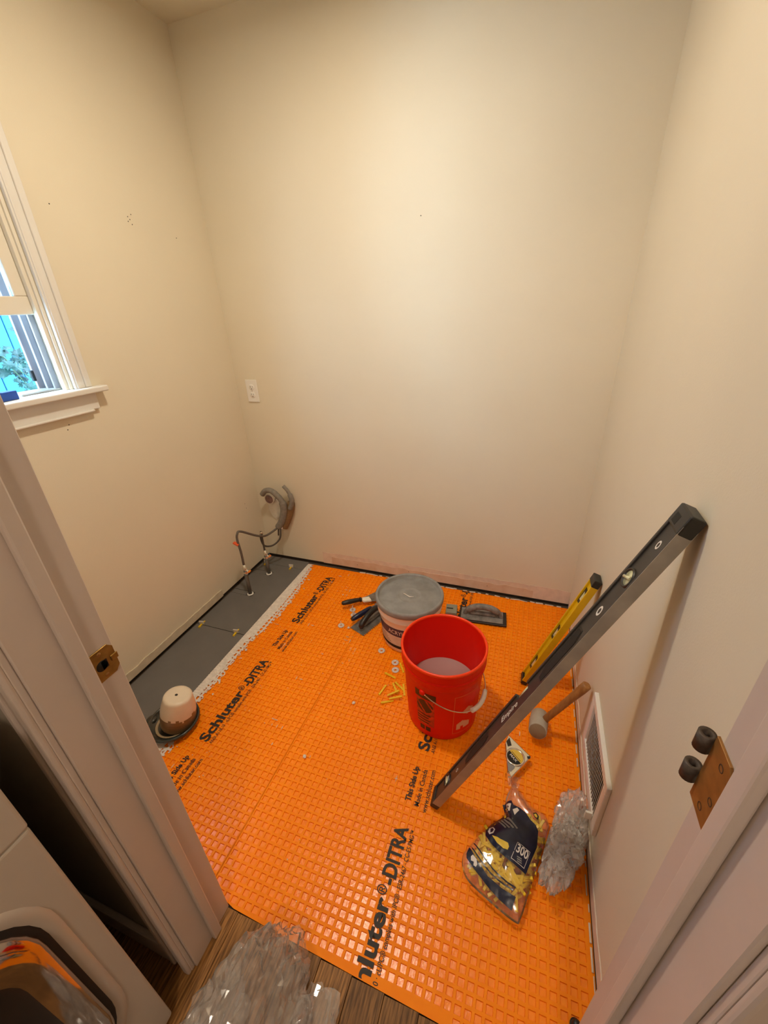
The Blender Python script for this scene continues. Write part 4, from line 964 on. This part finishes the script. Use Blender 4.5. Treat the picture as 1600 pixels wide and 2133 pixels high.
for _ in range(80):
    while True:
        p = Vector((ri.uniform(-1, 1), ri.uniform(-1, 1), ri.uniform(-1, 1)))
        if p.length < .92: break
    p = Vector((p.x * .040 + .3 * p.y * .095, p.y * .095, p.z * .036 + .044)); p.x = max(min(p.x, .045), -.030 + .28 * p.y)
    rt_ = Matrix.Rotation(ri.uniform(0, 6.3), 3, 'Z') @ Matrix.Rotation(ri.uniform(-1.2, 1.2), 3, 'X')
    ic.box(p, (.026, .016, .0016), 0, rt_); ic.box(p + rt_ @ Vector((0, 0, .008)), (.0016, .014, .016), 0, rt_)
o = ic.build('clip_fill', M['clip'], cb); o['kind'] = 'stuff'

ps = thing('plastic_sheet', 'crumpled clear plastic wrap heaped on the oak threshold', 'plastic wrap', (1.095, -1.735, .002))
t = crumple(None, (.115, .165, .115), 2.2, 5, .72, (1.25, .5, .6))
for v_ in t.verts:
    v_.co.z = max(v_.co.z + .060, .0005)
    k_ = math.exp(-(((v_.co.x - .02) / .055) ** 2 + ((v_.co.y - .115) / .05) ** 2)); v_.co.z += .040 * k_ * (v_.co.z > .02)
bm_obj(t, 'film', M['sheet'], ps)
for k_, (a, b, sc) in enumerate([((.12, .05, .018), 4.4, (.055, .075, .022)), ((-.09, -.02, .02), 6.1, (.06, .11, .03))]):
    t = crumple(None, sc, b, 4, .9)
    for v_ in t.verts: v_.co = Vector((v_.co.x + a[0], v_.co.y + a[1], max(v_.co.z + a[2], .0005)))
    bm_obj(t, 'loose_fold', M['sheet'], ps)

# ================================================================== FRONT LOADING MACHINE IN THE HALL
ap = thing('washing_machine', 'white front loading laundry machine with polished door ring beside doorway', 'washing machine', (.9100, -1.7545, .0016))
# local x out of the front (world +x), y along world y (0 at the far edge, going negative)
MB().b2((-.62, -.685, .018), (-.002, 0, .7775), .006, 3).build('cabinet', M['appl'], ap)
MB().b2((-.62, -.685, .778), (-.0005, .0005, .955), .006, 3).build('control_panel', M['appl'], ap)
for a in (-.04, -.64):
    for b in (-.05, -.57): MB().lathe([(0, 0), (.02, 0), (.02, .012), (.012, .020), (0, .020)], 14).build('foot', M['black'], ap, (b, a, 0))
def rrect(hy, hz, r, n=10):
    P = []
    for cx, cz, a0 in ((hy - r, hz - r, 0), (-hy + r, hz - r, 90), (-hy + r, -hz + r, 180), (hy - r, -hz + r, 270)):
        for i in range(n + 1): a = R(a0 + 90 * i / n); P.append((cx + r * math.cos(a), cz + r * math.sin(a)))
    return P
def loft(rings, m, name, cap=False, cy=-.322, cz=.44):
    mb = MB(); V_ = [[mb.bm.verts.new((x_, cy + y_, cz + z_)) for y_, z_ in rg] for x_, rg in rings]; n = len(V_[0])
    for A, B in zip(V_, V_[1:]):
        for i in range(n):
            f = mb.bm.faces.new((A[i], A[(i + 1) % n], B[(i + 1) % n], B[i])); f.smooth = True
    if cap: mb.bm.faces.new(V_[-1])
    bmesh.ops.recalc_face_normals(mb.bm, faces=mb.bm.faces)
    return mb.build(name, m, ap)
loft([(-.004, rrect(.290, .330, .18)), (.0012, rrect(.288, .328, .18)), (.0014, rrect(.276, .316, .17)), (-.001, rrect(.270, .310, .168))], M['appl'], 'door_surround')
loft([(-.001, rrect(.2705, .3105, .168)), (.0016, rrect(.268, .308, .166)), (.0020, rrect(.262, .302, .162))], M['blackmatte'], 'door_gasket')
loft([(.0020, rrect(.262, .302, .162)), (.014, rrect(.258, .298, .160)), (.021, rrect(.247, .287, .152)), (.0235, rrect(.232, .272, .142)), (.022, rrect(.219, .259, .132))], M['applring'], 'door_ring')
loft([(.022, rrect(.219, .259, .132)), (.024, rrect(.212, .252, .128)), (.025, rrect(.10, .13, .06)), (.025, rrect(.02, .03, .012))], M['applblk'], 'door_glass', True)
